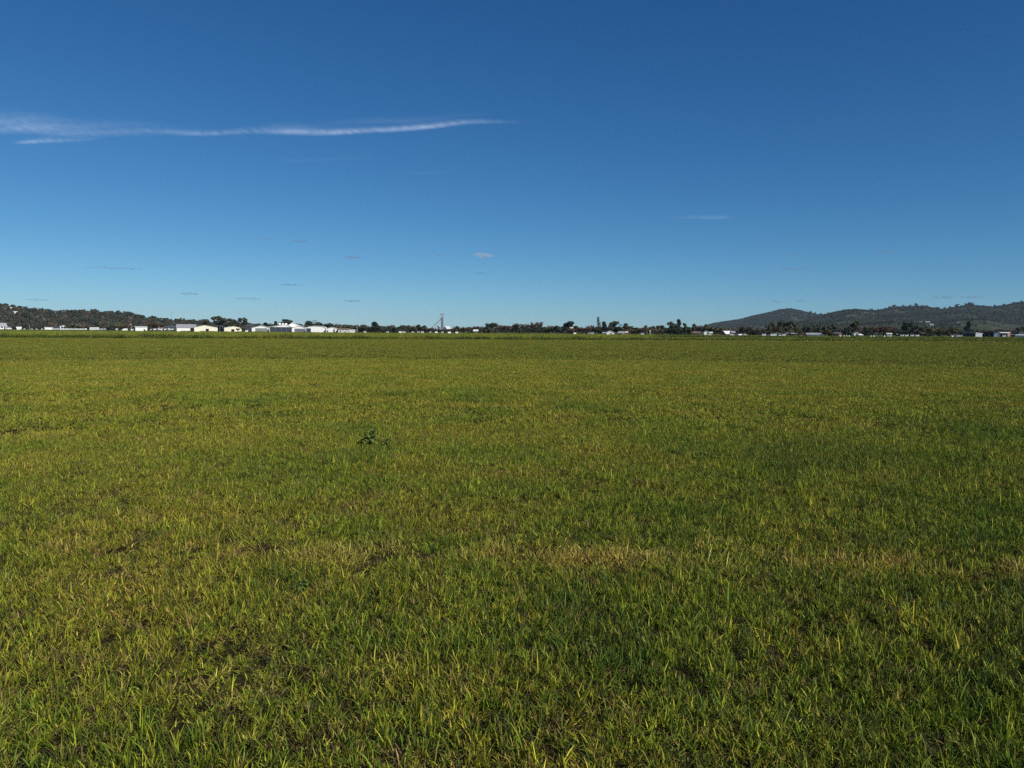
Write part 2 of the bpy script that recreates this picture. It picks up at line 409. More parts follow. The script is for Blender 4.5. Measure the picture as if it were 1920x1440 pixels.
# ------------------------------------------------------------------ woods on the hills (too many and too far to count: stuff)
def instancer(name, pts, rots, scls, idxs, protos, label=None, cat=None):
    """One object holding points; geometry nodes put one of the protos on each."""
    me = bpy.data.meshes.new(name)
    me.from_pydata([tuple(p) for p in pts], [], [])
    for nm, ty, data in (('rot', 'FLOAT_VECTOR', rots), ('scl', 'FLOAT_VECTOR', scls)):
        a = me.attributes.new(nm, ty, 'POINT'); a.data.foreach_set('vector', np.array(data, np.float32).ravel())
    a = me.attributes.new('idx', 'INT', 'POINT'); a.data.foreach_set('value', np.array(idxs, np.int32))
    o = bpy.data.objects.new(name, me); col.objects.link(o)
    pc = bpy.data.collections.new(name + '_kinds')            # not linked: only the instances show
    for i, (meshes) in enumerate(protos):
        q = bpy.data.objects.new(f'{name}_kind_{i:03d}', meshes); pc.objects.link(q)
    ng = bpy.data.node_groups.new(name, 'GeometryNodeTree')
    ng.interface.new_socket('Geometry', in_out='INPUT', socket_type='NodeSocketGeometry')
    ng.interface.new_socket('Geometry', in_out='OUTPUT', socket_type='NodeSocketGeometry')
    n, l = ng.nodes, ng.links
    gi, go = n.new('NodeGroupInput'), n.new('NodeGroupOutput')
    ci = n.new('GeometryNodeCollectionInfo'); ci.inputs['Collection'].default_value = pc
    ci.inputs['Separate Children'].default_value = True; ci.inputs['Reset Children'].default_value = True
    ip = n.new('GeometryNodeInstanceOnPoints'); ip.inputs['Pick Instance'].default_value = True
    def attr(nm, ty):
        t = n.new('GeometryNodeInputNamedAttribute'); t.data_type = ty; t.inputs[0].default_value = nm; return t.outputs[0]
    l.new(gi.outputs[0], ip.inputs['Points']); l.new(ci.outputs[0], ip.inputs['Instance'])
    l.new(attr('idx', 'INT'), ip.inputs['Instance Index'])
    e2r = n.new('FunctionNodeEulerToRotation'); l.new(attr('rot', 'FLOAT_VECTOR'), e2r.inputs[0]); l.new(e2r.outputs[0], ip.inputs['Rotation'])
    l.new(attr('scl', 'FLOAT_VECTOR'), ip.inputs['Scale'])
    l.new(ip.outputs[0], go.inputs[0])
    md = o.modifiers.new('scatter', 'NODES'); md.node_group = ng
    return tag(o, label, cat, None, 'stuff')

def joined(me_a, me_b):
    bm = bmesh.new(); bm.from_mesh(me_a); n0 = len(bm.faces); bm.from_mesh(me_b)
    bm.faces.ensure_lookup_table()
    for f in bm.faces[n0:]: f.material_index = 1
    m = bpy.data.meshes.new('tree'); bm.to_mesh(m); bm.free()
    m.materials.append(me_a.materials[0]); m.materials.append(me_b.materials[0]); return m
FAR = [joined(*KINDS['eucalypt'][i]) for i in range(4)] + [joined(*KINDS['round'][0]), joined(*KINDS['olive'][0]), joined(*KINDS['bare'][0]), joined(*KINDS['rust'][0])]

def wood(name, hkey, n, hmin, hmax, dens, seed, label, mix, tmax=.06):
    rng = random.Random(seed); height, D, front, p0, p1 = HILLS[hkey]
    P, Rr, S, I = [], [], [], []
    while len(P) < n:
        t = -rng.random() ** .8; t = t if t < -.001 else -.001
        if rng.random() < .12: t = rng.uniform(0, tmax)
        px = rng.uniform(max(p0, -500), min(p1, 2350)); D_ = D + front * t
        q = gx(px, D_)
        f = noise.fractal(Vector((q.x, q.y, seed)) / 170.0, 1, 2, 4)
        if rng.random() > dens(px, t, f): continue
        z = height(px, t, D_)
        if z < -.3: z = 0
        h = rng.uniform(hmin, hmax) * (.62 if hkey == 'ridge' and t > -.16 else 1); w = h * rng.uniform(.8, 1.25)
        P.append((q.x, q.y, z - .2)); Rr.append((0, 0, rng.uniform(0, 6.28))); S.append((w, w, h)); I.append(rng.choices(range(8), mix)[0])
    return instancer(name, P, Rr, S, I, FAR, label, 'woodland')

wood('hillside_woodland', 'hill', 8000, 8, 13, lambda px, t, f: 1.0, 11, 'dark bush covering the smooth bluish far hill', (4, 4, 4, 4, 2, 1, 0, 0))
wood('hillside_woodland', 'hill2', 11000, 7, 12, lambda px, t, f: .95 if f > -.06 else .22, 12, 'dark eucalypt bush covering the long bumpy hill range', (4, 4, 4, 4, 2, 1, 1, 1))
wood('foothill_trees', 'hill3', 1300, 5, 10, lambda px, t, f: .05 + (.9 if f > .05 else 0), 13, 'scattered trees on the pale green pasture foothill', (3, 3, 3, 3, 2, 2, 2, 1))
wood('ridge_woodland', 'ridge', 2600, 7, 12.5, lambda px, t, f: 1.0, 14, 'dense dark wood covering the ridge behind the hangars', (4, 4, 4, 4, 2, 1, 2, 3))

# far scrub on the plain that closes the gaps behind the tree line
rng = random.Random(21); P, Rr, S, I = [], [], [], []
for i in range(3200):
    px = rng.uniform(-150, 2070); D = edge(px) + rng.uniform(120, 900); q = gx(px, D)
    h = rng.uniform(4.2, 8.8) * D / 950 * (1.0 if noise.noise(q / 90) > -.1 else .6); w = h * rng.uniform(1.0, 1.6)
    if 800 < px < 852: h *= .5
    P.append(tuple(q)); Rr.append((0, 0, rng.uniform(0, 6.28))); S.append((w, w, h)); I.append(rng.choices(range(8), (3, 3, 3, 3, 1, 3, 6, 6))[0])
instancer('distant_woodland', P, Rr, S, I, FAR, 'low belt of distant mixed trees across the plain behind the houses', 'woodland')

# trees that stand out on the crests
height, D, front, p0, p1 = HILLS['ridge']
for px, top, w in ((-40, 564, 16), (-18, 566, 14), (3, 569, 13), (13, 568.5, 11), (26, 572, 14), (44, 574, 17), (62, 577, 12), (76, 578, 10), (90, 579, 15), (107, 582, 12), (120, 580.5, 7),
                   (131, 581, 13), (143, 580, 10), (155, 581, 13), (166, 583, 12), (177, 580.5, 12), (192, 586, 8), (201, 583, 12), (209, 582.5, 11), (227, 586, 11), (243, 584.5, 15), (256, 589, 8), (266, 590, 12), (287, 592.5, 17), (308, 596, 10), (332, 597.5, 12), (345, 598, 9), (365, 600, 12), (378, 599.5, 8), (430, 603, 12)):
    tree('eucalypt', px, D, top, w, 'dark eucalypt rising from the crest of the wooded ridge behind the hangars', 'eucalypts along the ridge crest', height(px, 0, D) - .5)
height, D, front, p0, p1 = HILLS['hill2']
for px, top, w in ((1519, 582.5, 6), (1527, 585, 5), (1538, 587, 6), (1553, 585.5, 6), (1567, 583.5, 6), (1632, 578.5, 6), (1666, 573.5, 6), (1675, 571, 7), (1691, 571.5, 5), (1705, 571.5, 6), (1714, 568.5, 7), (1727, 572, 6), (1734, 572.5, 7), (1755, 575.5, 8), (1769, 575.5, 5), (1779, 574, 5), (1793, 570, 8), (1808, 568.5, 5), (1816, 566.5, 9), (1823, 568.5, 5), (1841, 572, 5), (1862, 571, 5), (1879, 569.5, 6), (1898, 566, 6), (1912, 564, 7)):
    tree('eucalypt', px, D, top, w, 'small eucalypt silhouetted on the crest of the long bumpy hill range', 'eucalypts on the hill crest', height(px, 0, D) - .5)

# ------------------------------------------------------------------ trees of the plain
def row(kind, items, label, group, dD=30):
    for px, top, w in items:
        tree(kind, px, edge(px) + dD + trng.uniform(-8, 8), top, w, label, group)
def one(kind, px, top, w, label, dD=30): tree(kind, px, edge(px) + dD, top, w, label)

# behind the hangars
row('eucalypt', ((388, 597, 17), (406, 591.5, 24), (419, 595, 16)), 'tall dark eucalypt standing right behind the pair of cream gabled hangars', 'eucalypts behind the cream hangars', 60)
row('eucalypt', ((434, 596.5, 22), (455, 594, 17)), 'dark eucalypt behind the cream hangar with pale bushes', 'eucalypts behind the bushes', 60)
row('bare', ((446, 615, 9), (457, 611.5, 11)), 'pale grey leafless bush against the cream hangar wall', 'pale bushes at the hangar wall', -4)
row('round', ((503, 603, 16), (521, 600, 12)), 'dark bushy evergreen behind the grey-green hangar door', 'evergreens behind the green-door hangar', 70)
one('eucalypt', 537, 597, 28, 'broad dark eucalypt rising behind the roof with white vents', 70)
row('eucalypt', ((552, 605, 14), (563, 607, 12)), 'low eucalypt behind the slate-door hangar', 'low eucalypts behind the hangars', 70)
one('round', 588, 598.5, 24, 'tall domed dark evergreen behind the curved white hangar', 50)
one('eucalypt', 575, 605, 10, 'narrow eucalypt beside the domed evergreen', 55)
one('round', 614, 603.5, 18, 'smaller domed evergreen behind the white clubhouse gable', 50)
row('bare', ((627, 605, 14), (634, 607, 12)), 'leafless grey tree behind the pink-roofed low building', 'bare trees behind the low building', 55)
row('eucalypt', ((651, 610, 16), (660, 612, 10)), 'low dark eucalypt behind the pink-roofed low building', 'eucalypts behind the low building', 45)
row('round', ((673, 610, 14), (682, 611, 13)), 'dark round evergreen next to the tall flagpole', 'evergreens beside the flagpole', 25)
one('conifer', 703, 602, 17, 'tall blunt dark conifer standing between round evergreens', 25)
row('round', ((694, 612, 9), (713, 613, 12), (722, 615, 12), (730, 615, 10)), 'low dark evergreen beside the blunt conifer', 'low evergreens near the conifer', 30)
# around the grain tower
row('eucalypt', ((741, 613, 14), (752, 611.5, 14), (760, 613, 10)), 'grey-green eucalypt in the tree line beside the thin power pole', 'eucalypts beside the power pole', 40)
row('round', ((771, 614, 12), (782, 607, 15)), 'dark rounded evergreen in the tree line beside the grain tower conveyor', 'evergreens near the conveyor', 40)
one('eucalypt', 795, 609, 11, 'small eucalypt beside the foot of the grain conveyor', 60)
row('rust', ((802, 614, 12), (814, 618.5, 10), (843, 617, 12), (852, 613, 12)), 'reddish leafless tree in front of the grain silos', 'reddish trees before the silos', 30)
row('eucalypt', ((831, 618, 9), (858, 612, 9)), 'small green eucalypt in front of the grain silos', 'eucalypts before the silos', 35)
row('rust', ((869, 613, 15), (877, 613, 9)), 'rusty brown bare tree in the line past the silos', 'brown trees past the silos', 30)
one('bare', 888, 610.5, 15, 'pale spreading bare tree behind a white roof', 30)
row('round', ((900, 616, 10), (907, 614, 9)), 'small dark evergreen between the bare tree and the tall ragged eucalypt', 'small evergreens', 30)
row('eucalypt', ((915, 605.5, 15), (925, 604.5, 17)), 'tall ragged dark eucalypt with sky showing through its edges', 'ragged eucalypts', 20)
row('bare', ((936, 608, 10), (956, 610, 9)), 'thin bare tree beside a ragged eucalypt', 'thin bare trees', 20)
row('rust', ((945, 609, 13), (952, 609, 10)), 'brown bare tree between the ragged eucalypts and the square-topped evergreen', 'brown bare trees', 20)
# centre
row('round', ((964, 604.5, 9), (971, 603.8, 11)), 'dark square-topped evergreen next to the grey bare trees', 'square-topped evergreens', 0)
row('bare', ((980, 606, 12), (987, 605.5, 12), (994, 606, 9)), 'dense grey bare tree beside the square-topped evergreen', 'dense grey bare trees', 0)
row('bare', ((1000, 602.5, 14), (1011, 602, 17)), 'wide fan-shaped bare tree with upward branches', 'fan-shaped bare trees', 5)
row('round', ((992, 613, 12), (1006, 614, 13)), 'low dark bush under the fan-shaped bare trees', 'dark bushes under bare trees', -5)
row('shrub', ((1018, 612, 14), (1028, 614, 13), (1037, 612, 14), (1023, 616, 12)), 'olive shrub in the thicket before the wind-leaned evergreen', 'olive shrubs of the thicket', 10)
row('bare', ((1033, 609, 12), (1040, 610, 10)), 'sparse bare sapling above the olive thicket', 'saplings above the thicket', 20)
one('round', 1045, 608, 10, 'upright dark evergreen at the low end of the wind-leaned tree', 0)
one('lean', 1060, 599, 26, 'big dark wind-leaned evergreen with a domed top', 0)
row('rust', ((1066, 617, 9), (1072, 615.5, 10), (1079, 616, 10)), 'low brown bush hiding the wall below the white roof by the wind-leaned tree', 'brown bushes below the white roof', 0)
one('eucalypt', 1080, 610, 9, 'small eucalypt behind a white roof beside the wind-leaned tree', 50)
row('rust', tuple((1086 + 6*i, 612.5 + (i % 3), 11) for i in range(7)), 'brown leafless tree in the even brown hedge', 'brown hedge trees', 10)
row('bare', ((1104, 609, 9), (1111, 608.5, 9)), 'grey bare tree standing above the brown hedge', 'bare trees above the hedge', 25)
one('shrub', 1116, 611, 10, 'olive bush at the foot of the poplar', 20)
one('poplar', 1122, 593.5, 6, 'tall thin pale poplar spire', 15)
one('conifer', 1132, 601.5, 11, 'dark upright conifer next to the poplar', 20)
row('round', ((1137, 613, 9), (1144, 610, 10)), 'dark bush behind the white gabled cottage', 'bushes behind the cottage', 25)
one('eucalypt', 1152, 600.5, 19, 'big spreading eucalypt with pinkish limbs behind the white gabled cottage', 35)
one('round', 1167, 604, 18, 'large round dark evergreen beside the spreading eucalypt', 30)
row('eucalypt', ((1182, 610, 11), (1192, 613, 12)), 'grey-green eucalypt past the large round evergreen', 'eucalypts past the round evergreen', 40)
row('rust', ((1180, 616, 12), (1190, 617, 12), (1199, 614, 12), (1207, 613, 12)), 'low reddish-brown bare tree between the cottage and the dense clump', 'low reddish trees', 15)
row('olive', ((1210, 608.5, 9), (1222, 610, 12), (1234, 609, 13), (1243, 608.5, 11)), 'mid-green tree in the line before the tall dark clump', 'mid-green trees before the clump', 40)
row('bare', ((1228, 615, 11), (1238, 614, 12)), 'bare grey bush in front of the mid-green trees', 'bare bushes in the line', 15)
row('eucalypt', ((1256, 602, 15), (1265, 605, 13), (1283, 604.5, 8)), 'dark eucalypt in the tall dense clump', 'eucalypts of the tall clump', 10)
one('conifer', 1272.5, 597, 12, 'tallest dark tree with a knobbed top in the dense clump', 12)
row('round', ((1252, 613, 10), (1262, 613, 12), (1275, 612, 12)), 'dark undergrowth bush at the foot of the dense clump', 'undergrowth bushes', 0)
row('olive', ((1287, 612, 10), (1293, 614, 9)), 'olive bush beside the dense clump', 'olive bushes', 15)
row('eucalypt', ((1301, 605.5, 10), (1323, 607, 8)), 'round-headed eucalypt behind the brown-roofed brick house', 'round-headed eucalypts', 50)
row('bare', ((1311, 609, 14), (1318, 610, 12), (1350, 612, 14), (1362, 612, 14), (1375, 613, 13)), 'bare brownish tree in front of the low end of the far hill', 'bare trees before the hill', 40)
row('gold', ((1334, 612, 14), (1342, 613, 12)), 'rusty gold willow behind the bright white house', 'gold willows', 40)
# right
row('round', ((1393, 609, 10), (1381, 618, 12), (1401, 616, 12), (1411, 618, 10)), 'dark evergreen beside the parked silver cars under the far hill', 'evergreens beside the vehicles', 20)
row('bare', ((1405, 609, 12), (1420, 612, 12), (1430, 613, 10)), 'bare grey tree between dark evergreens under the far hill', 'bare trees between evergreens', 25)
row('eucalypt', ((1440, 608, 15), (1447, 602, 12)), 'dark eucalypt next to the big spreading pair', 'eucalypts near the spreading pair', 20)
row('eucalypt', ((1466, 600.5, 18), (1481, 600, 20)), 'big dark spreading eucalypt behind the white farm shed', 'big spreading eucalypts', 20)
one('rust', 1456, 608, 16, 'pinkish-brown bare tree in front of the big spreading eucalypts', 8)
row('olive', ((1476, 612, 14), (1496, 611, 14)), 'olive tree below the big spreading eucalypts', 'olive trees', 15)
row('round', ((1512, 610, 12), (1520, 608.5, 13), (1530, 608, 13)), 'dark evergreen in the solid hedge-like clump behind the long white shed', 'evergreens of the solid clump', 20)
one('conifer', 1537, 608, 8, 'slim conifer at the end of the solid evergreen clump', 20)
row('eucalypt', ((1550, 608.5, 16), (1562, 606.5, 17)), 'broad dark eucalypt past the solid evergreen clump', 'broad eucalypts', 25)
row('rust', ((1548, 617, 16), (1558, 619, 12)), 'reddish hedge tree below the broad eucalypts', 'reddish hedge trees', 8)
one('olive', 1602, 599.5, 17, 'tall yellow-green tree standing above its dark neighbours', 25)
row('round', ((1588, 610, 14), (1595, 613, 12)), 'dark evergreen at the foot of the yellow-green tree', 'evergreens below the yellow-green tree', 15)
row('bare', ((1577, 613, 13), (1612, 610, 12)), 'bare tree beside the tall yellow-green tree', 'bare trees beside the yellow-green tree', 20)
row('eucalypt', ((1620, 611, 14), (1629, 613, 12)), 'dark eucalypt between the white cottage and the leafless row', 'eucalypts past the cottage', 20)
row('rust', ((1640, 611, 13), (1650, 610.5, 14), (1661, 610, 14), (1671, 611, 12)), 'dark leafless tree in the row before the green slope', 'leafless row before the slope', 20)
one('round', 1683, 616, 13, 'low dark bush between the leafless row and the black evergreen', 15)
row('conifer', ((1699, 602.5, 18), (1707, 604, 16)), 'black dense evergreen behind the row of white vehicles', 'black dense evergreens', 15)
row('eucalypt', ((1717, 610, 14), (1727, 612, 12), (1734, 611, 12)), 'grey-green eucalypt between the black evergreens and the yellow willows', 'eucalypts near the willows', 20)
row('gold', ((1744, 614, 18), (1757, 614, 20), (1770, 616, 17)), 'yellowish willow thicket beside the wooden tee post', 'yellow willows', 8)
one('round', 1740, 623, 13, 'dark low bush in front of the yellow willows', 2)
row('olive', ((1783, 613, 14), (1795, 612, 12)), 'mid-green tree between the willows and the lone conifer', 'mid-green trees by the lone conifer', 25)
one('conifer', 1816, 601.3, 13, 'lone dark pointed conifer on the pale slope above the open shed', 60)
row('rust', ((1832, 617, 12), (1843, 617, 14), (1855, 617.5, 12)), 'reddish-brown tree behind the black open shed', 'reddish trees behind the black shed', 25)
row('bare', ((1803, 618, 12), (1885, 615, 14), (1897, 615, 14)), 'bare tree behind the sheds and the verandah house', 'bare trees behind the sheds', 25)
row('eucalypt', ((1909, 613, 12), (1918, 611, 14), (1935, 609, 16)), 'grey-green eucalypt behind the low white wall', 'eucalypts behind the white wall', 30)
row('olive', ((128, 605, 16), (140, 608, 14), (150, 610, 12)), 'olive green tree behind the long row of white caravans', 'olive trees behind the caravans', 25)
row('gold', ((221, 608, 9), (229, 606.5, 12)), 'round golden-brown tree beside the windsock', 'golden trees beside the windsock', 20)
row('round', ((26, 611, 8), (66, 612, 12), (80, 612, 9), (188, 611, 12), (207, 611, 10)), 'low dark bush in the far row of houses under the wooded ridge', 'dark bushes under the ridge', 6)
row('rust', ((100, 612, 12), (165, 611, 11), (290, 604, 20), (305, 606, 14)), 'brown bare tree at the foot of the wooded ridge', 'brown trees under the ridge', 40)

# ------------------------------------------------------------------ buildings
def site(px0, px1, D, yaw):
    pm = (px0 + px1) / 2; p = gx(pm, D)
    return p, -math.atan2(p.x, p.y) + R(yaw), (px1 - px0) * mpp(D)
def zz(px, py, D): return (yh(px) - py) * mpp(D) + CAM_H

def doors(root, W, c, D, lst, y=-.06):
    """Doors and windows set proud of the front wall: (px0, px1, top row, bottom row or None, material, name)."""
    for px0, px1, top, bot, m, nm in lst:
        x0, x1 = (px0 - c) * mpp(D), (px1 - c) * mpp(D)
        z1 = zz(c, top, D); z0 = zz(c, bot, D) if bot else .05
        d = MB().box(x0, x1, y, .05, z0, z1).build(nm, m, root)
        fr = MB()
        for a, b_ in ((x0 - .12, x0 - .003), (x1 + .003, x1 + .12)): fr.box(a, b_, y - .03, .04, z0, z1)
        fr.box(x0 - .12, x1 + .12, y - .03, .04, z1 + .003, z1 + .14)
        fr.build('frame', M['grey'], d)

def gable(name, label, cat, px0, px1, eave, ridge, D, depth, wall, roof, yaw=0, peak=None, dl=(), group=None, over=.35, arch=False):
    """Gable end towards the field."""
    p, rz, W = site(px0, px1, D, yaw); c = (px0 + px1) / 2; m = mpp(D)
    root = empty(name, p, rz, label, cat, group)
    he, hr = zz(c, eave, D), zz(c, ridge, D); xp = ((peak or c) - c) * m; h = W / 2
    if arch: top = [(h, he)] + [(h * math.cos(t), he + (hr - he) * math.sin(t)) for t in [math.pi * k / 10 for k in range(1, 10)]] + [(-h, he)]
    else: top = [(h, he), (xp, hr), (-h, he)]
    MB().prism([(-h, 0), (h, 0)] + top, 0, depth).build('wall', wall, root)
    r = MB(); t = .16
    for (xa, za), (xb, zb) in zip(top, top[1:]):
        e0 = over if (xa, za) == top[0] else 0; e1 = over if (xb, zb) == top[-1] else 0
        sl_ = (zb - za) / (xb - xa)
        xa2, za2, xb2, zb2 = xa + e0, za + sl_*e0, xb - e1, zb - sl_*e1
        r.prism([(xa2, za2 + .01), (xa2, za2 + t), (xb2, zb2 + t), (xb2, zb2 + .01)], -over, depth + over)
    r.build('roof', roof, root)
    doors(root, W, c, D, dl)
    return root

def longside(name, label, cat, px0, px1, eave, ridge, D, depth, wall, roof, yaw=0, dl=(), group=None, over=.4, chimney=None):
    """Eaves towards the field, roof slope in view."""
    p, rz, W = site(px0, px1, D, yaw); c = (px0 + px1) / 2; h = W / 2
    root = empty(name, p, rz, label, cat, group)
    he, hr = zz(c, eave, D), max(zz(c, ridge, D), zz(c, eave, D) + .4)
    w = MB(); vs_ = [(-h, 0, 0), (-h, depth, 0), (-h, depth, he), (-h, depth/2, hr), (-h, 0, he)]
    w.add(vs_ + [(h, y, z) for _, y, z in vs_], [(0, 1, 2, 3, 4), (9, 8, 7, 6, 5)] + [(i, i+5, (i+1) % 5 + 5, (i+1) % 5) for i in range(5)])
    w.build('wall', wall, root)
    r = MB(); s = (hr - he) / (depth / 2)
    for sgn in (0, 1):
        ya, yb = (-over, depth/2) if not sgn else (depth/2, depth + over)
        za, zb = (he - s*over, hr) if not sgn else (hr, he - s*over)
        r.add([(x, y, z + dz) for x in (-h - over, h + over) for y, z, dz in ((ya, za, .01), (ya, za, .15), (yb, zb, .15), (yb, zb, .01))],
              [(0, 1, 2, 3), (7, 6, 5, 4), (0, 4, 5, 1), (1, 5, 6, 2), (2, 6, 7, 3), (3, 7, 4, 0)])
    ro = r.build('roof', roof, root)
    if chimney: MB().box(h*.3, h*.3 + .8, depth*.6, depth*.6 + .8, hr - .5, hr + 1.2).build('chimney', M['brick'], ro)
    doors(root, W, c, D, dl)
    return root

def open_shed(name, label, px0, px1, top, D, depth, wall, roof, yaw, bays, closed=(), rise=.6):
    p, rz, W = site(px0, px1, D, yaw); c = (px0 + px1) / 2; h = W / 2; H = zz(c, top, D)
    root = empty(name, p, rz, label, 'shed')
    MB().box(-h + .05, h - .05, depth - .12, depth, 0, H - rise).build('back_wall', wall, root)
    for s in (-1, 1):
        x0, x1 = (-h, -h + .1) if s < 0 else (h - .1, h)
        MB().add([(x0, .02, 0), (x1, .02, 0), (x1, depth - .14, 0), (x0, depth - .14, 0), (x0, .02, H - .02), (x1, .02, H - .02), (x1, depth - .14, H - rise), (x0, depth - .14, H - rise)],
                 [(0, 3, 2, 1), (4, 5, 6, 7), (0, 1, 5, 4), (1, 2, 6, 5), (2, 3, 7, 6), (3, 0, 4, 7)]).build('end_wall', wall, root)
    MB().add([(x, y, z) for x in (-h - .3, h + .3) for y, z in ((-.4, H), (-.4, H + .35), (depth + .3, H - rise + .2), (depth + .3, H - rise + .01))],
             [(0, 1, 2, 3), (7, 6, 5, 4), (0, 4, 5, 1), (1, 5, 6, 2), (2, 6, 7, 3), (3, 7, 4, 0)]).build('roof', roof, root)
    for i in range(1, bays):
        x = -h + W * i / bays; MB().box(x - .1, x + .1, 0, .2, 0, H - .03).build('post', M['steel'], root)
    for a, b_, m_ in closed: MB().box(-h + W*a, -h + W*b_, -.06, .04, .02, H - .03).build('wall_panel', m_, root)
    return root

d_ = lambda px: edge(px) + 6
W_, Cr, Z, G = M['white'], M['cream'], M['zinc'], M['glass']
# airfield hangars
longside('storage_shed', 'white shed under a long grey roof beside the cream gabled hangar', 'shed', 333, 366, 614, 608, d_(350), 14, W_, Z, 0, ((356.5, 364.5, 614.8, None, M['black'], 'door'),))
gable('hangar', 'cream gabled hangar with a small dark door between two grey roofs', 'hangar', 366, 407, 613.5, 609.4, d_(386) - 4, 22, Cr, Z, 2, 384, ((386, 391, 616.4, None, M['black'], 'door'),))
open_shed('open_shed', 'black open-fronted shed between the two cream gabled hangars', 408.5, 421, 611.8, d_(414) + 3, 12, M['navy'], M['dkroof'], 0, 3)
gable('hangar', 'cream gabled hangar with pale leafless bushes at its wall', 'hangar', 421.5, 452, 613.8, 611, d_(436), 20, Cr, M['dkroof'], 2, 438, ((434, 439, 617.3, None, M['black'], 'door'),))
longside('storage_shed', 'dark blue-grey shed beside the hangar with the grey-green door', 'shed', 462, 472.5, 611.5, 609, d_(467) + 6, 14, M['navy'], M['dkroof'], 0)
gable('hangar', 'white gabled hangar with a wide grey-green sliding door', 'hangar', 473, 505.5, 614.5, 610.3, d_(489), 22, W_, M['paleroof'], -3, 490, ((479.5, 500.5, 615.4, None, M['gdoor'], 'door'),))
h = gable('hangar', 'large white-roofed hangar closed by a full-width navy door, vents on its roof', 'hangar', 505.8, 547.5, 613, 608.3, d_(527) + 3, 26, W_, M['white'], -3, 534, tuple((507 + 10*i, 516.7 + 10*i, 613.2, None, M['navy'], 'door') for i in range(4)))
for x in (-1.5, .6, 2.7): MB().box(x, x + 1.3, 4, 5.4, zz(527, 608.8, d_(527)), zz(527, 605.6, d_(527))).build('roof_vent', M['paint'], h)
gable('hangar', 'tall white gabled hangar half hidden behind the navy-door hangar', 'hangar', 538, 564, 611.5, 605.8, d_(551) + 34, 20, W_, M['white'], -3, 549)
gable('hangar', 'small white gabled hangar with a slate grey door', 'hangar', 547.8, 574, 614.6, 610.9, d_(561), 20, W_, M['paleroof'], -3, 561, ((552.8, 572.5, 616.2, None, M['sdoor'], 'door'),))
gable('hangar', 'curved-roof white hangar with a dark door at one side', 'hangar', 574.4, 610, 615.4, 611.2, d_(592) - 2, 20, W_, M['white'], -4, None, ((575.2, 583, 615.6, None, M['navy'], 'door'),), arch=True)
gable('clubhouse', 'white gabled clubhouse with a narrow dark door', 'building', 611.5, 634, 616.3, 613.3, d_(622) + 2, 16, W_, M['paleroof'], -3, 622, ((625, 627.4, 617.5, None, M['black'], 'door'), (613, 615.5, 619.5, 622, G, 'window')))
longside('low_building', 'long low cream building with a pinkish roof line and shaded verandah', 'building', 634.6, 656, 617.3, 615.4, d_(645) + 4, 9, Cr, M['brownroof'], -3, tuple((637 + 5*i, 639.4 + 5*i, 619.8, 622, G, 'window') for i in range(4)))
longside('storage_shed', 'small plain white shed at the end of the low cream building', 'shed', 656.8, 665, 619.4, 618.3, d_(661), 6, W_, M['white'], -3)
longside('white_hut', 'white flat-roofed hut standing near the windsock', 'hut', 255, 275, 613.2, 612, d_(265), 8, W_, M['paleroof'], 3, ((269, 271, 617, None, M['black'], 'door'),))
longside('storage_shed', 'dark green shed in front of the ridge beside the white hut', 'shed', 311, 331, 613.2, 611, d_(320) + 14, 12, M['dgreen'], M['dkroof'], 3)
longside('hut', 'brown-roofed hut behind the row of parked light aircraft', 'hut', 298, 310.5, 616.2, 614, d_(304) + 20, 6, M['wood'], M['brownroof'], 3)
# houses under the wooded ridge
longside('house', 'grey-roofed house with white gable trim under the wooded ridge', 'house', -6, 12, 612, 605.5, d_(3) + 10, 10, W_, Z, 12, ((2, 5, 612.7, 615, G, 'window'), (7, 9, 612.7, None, M['black'], 'door')), chimney=True)
longside('storage_shed', 'low pale shed beside the grey-roofed house under the ridge', 'shed', 13.5, 23, 614.3, 613, d_(18), 7, Cr, Z, 5)
longside('storage_shed', 'small white shed between dark bushes under the ridge', 'shed', 32, 39.5, 614.6, 612.7, d_(36), 6, W_, M['white'], 5)
longside('storage_shed', 'plain white block shed at the head of the caravan row', 'shed', 85, 97.5, 614.2, 613.4, d_(91), 6, W_, M['white'], 5)
gable('house', 'small white-gabled house behind the caravan row', 'house', 113, 117.5, 612.6, 610.2, d_(115) + 40, 8, W_, Z, 10, None, ((114.6, 115.8, 613, None, G, 'door'),))
longside('house', 'pale-roofed house behind the caravan row beside olive trees', 'house', 119, 131, 612.8, 610.4, d_(125) + 40, 8, Cr, M['paleroof'], 10, ((122, 124, 613.3, 615, G, 'window'),))
height, D, front, p0, p1 = HILLS['ridge']
def on_hill(o, px, py, D_): o.location.z = max(0, zz(px, py, D_)); return o
def hill_house(px0, px1, py0, top, hk, t, label, roof, wall=None, yaw=8):
    height, D, front, p0, p1 = HILLS[hk]; D_ = D + front * t; c = (px0 + px1) / 2
    g = height(c, t, D_); m = mpp(D_); Hh = (py0 - top) * m
    root = longside('house', label, 'house', px0, px1, yh(c) + (CAM_H - Hh*.55) / m, yh(c) + (CAM_H - Hh) / m, D_, 10, wall or W_, roof, yaw, ())
    root.location.z = max(zz(c, py0, D_), g); return root
hill_house(15.5, 22.5, 590, 584.8, 'ridge', -.28, 'white-roofed house high among the trees of the wooded ridge', M['white'], yaw=-10)
hill_house(3.5, 8.5, 596, 591.6, 'ridge', -.45, 'small bright house below the white-roofed one on the wooded ridge', M['white'])
hill_house(27, 36, 596, 591.3, 'ridge', -.45, 'cream house among trees half way up the wooded ridge', M['paleroof'], Cr)
hill_house(49, 60, 596.5, 591.5, 'ridge', -.45, 'long cream house on the wooded ridge', M['paleroof'], Cr)
hill_house(1738, 1749, 612, 608, 'hill3', -.3, 'pale-roofed farmhouse on the green foothill', Z, Cr)
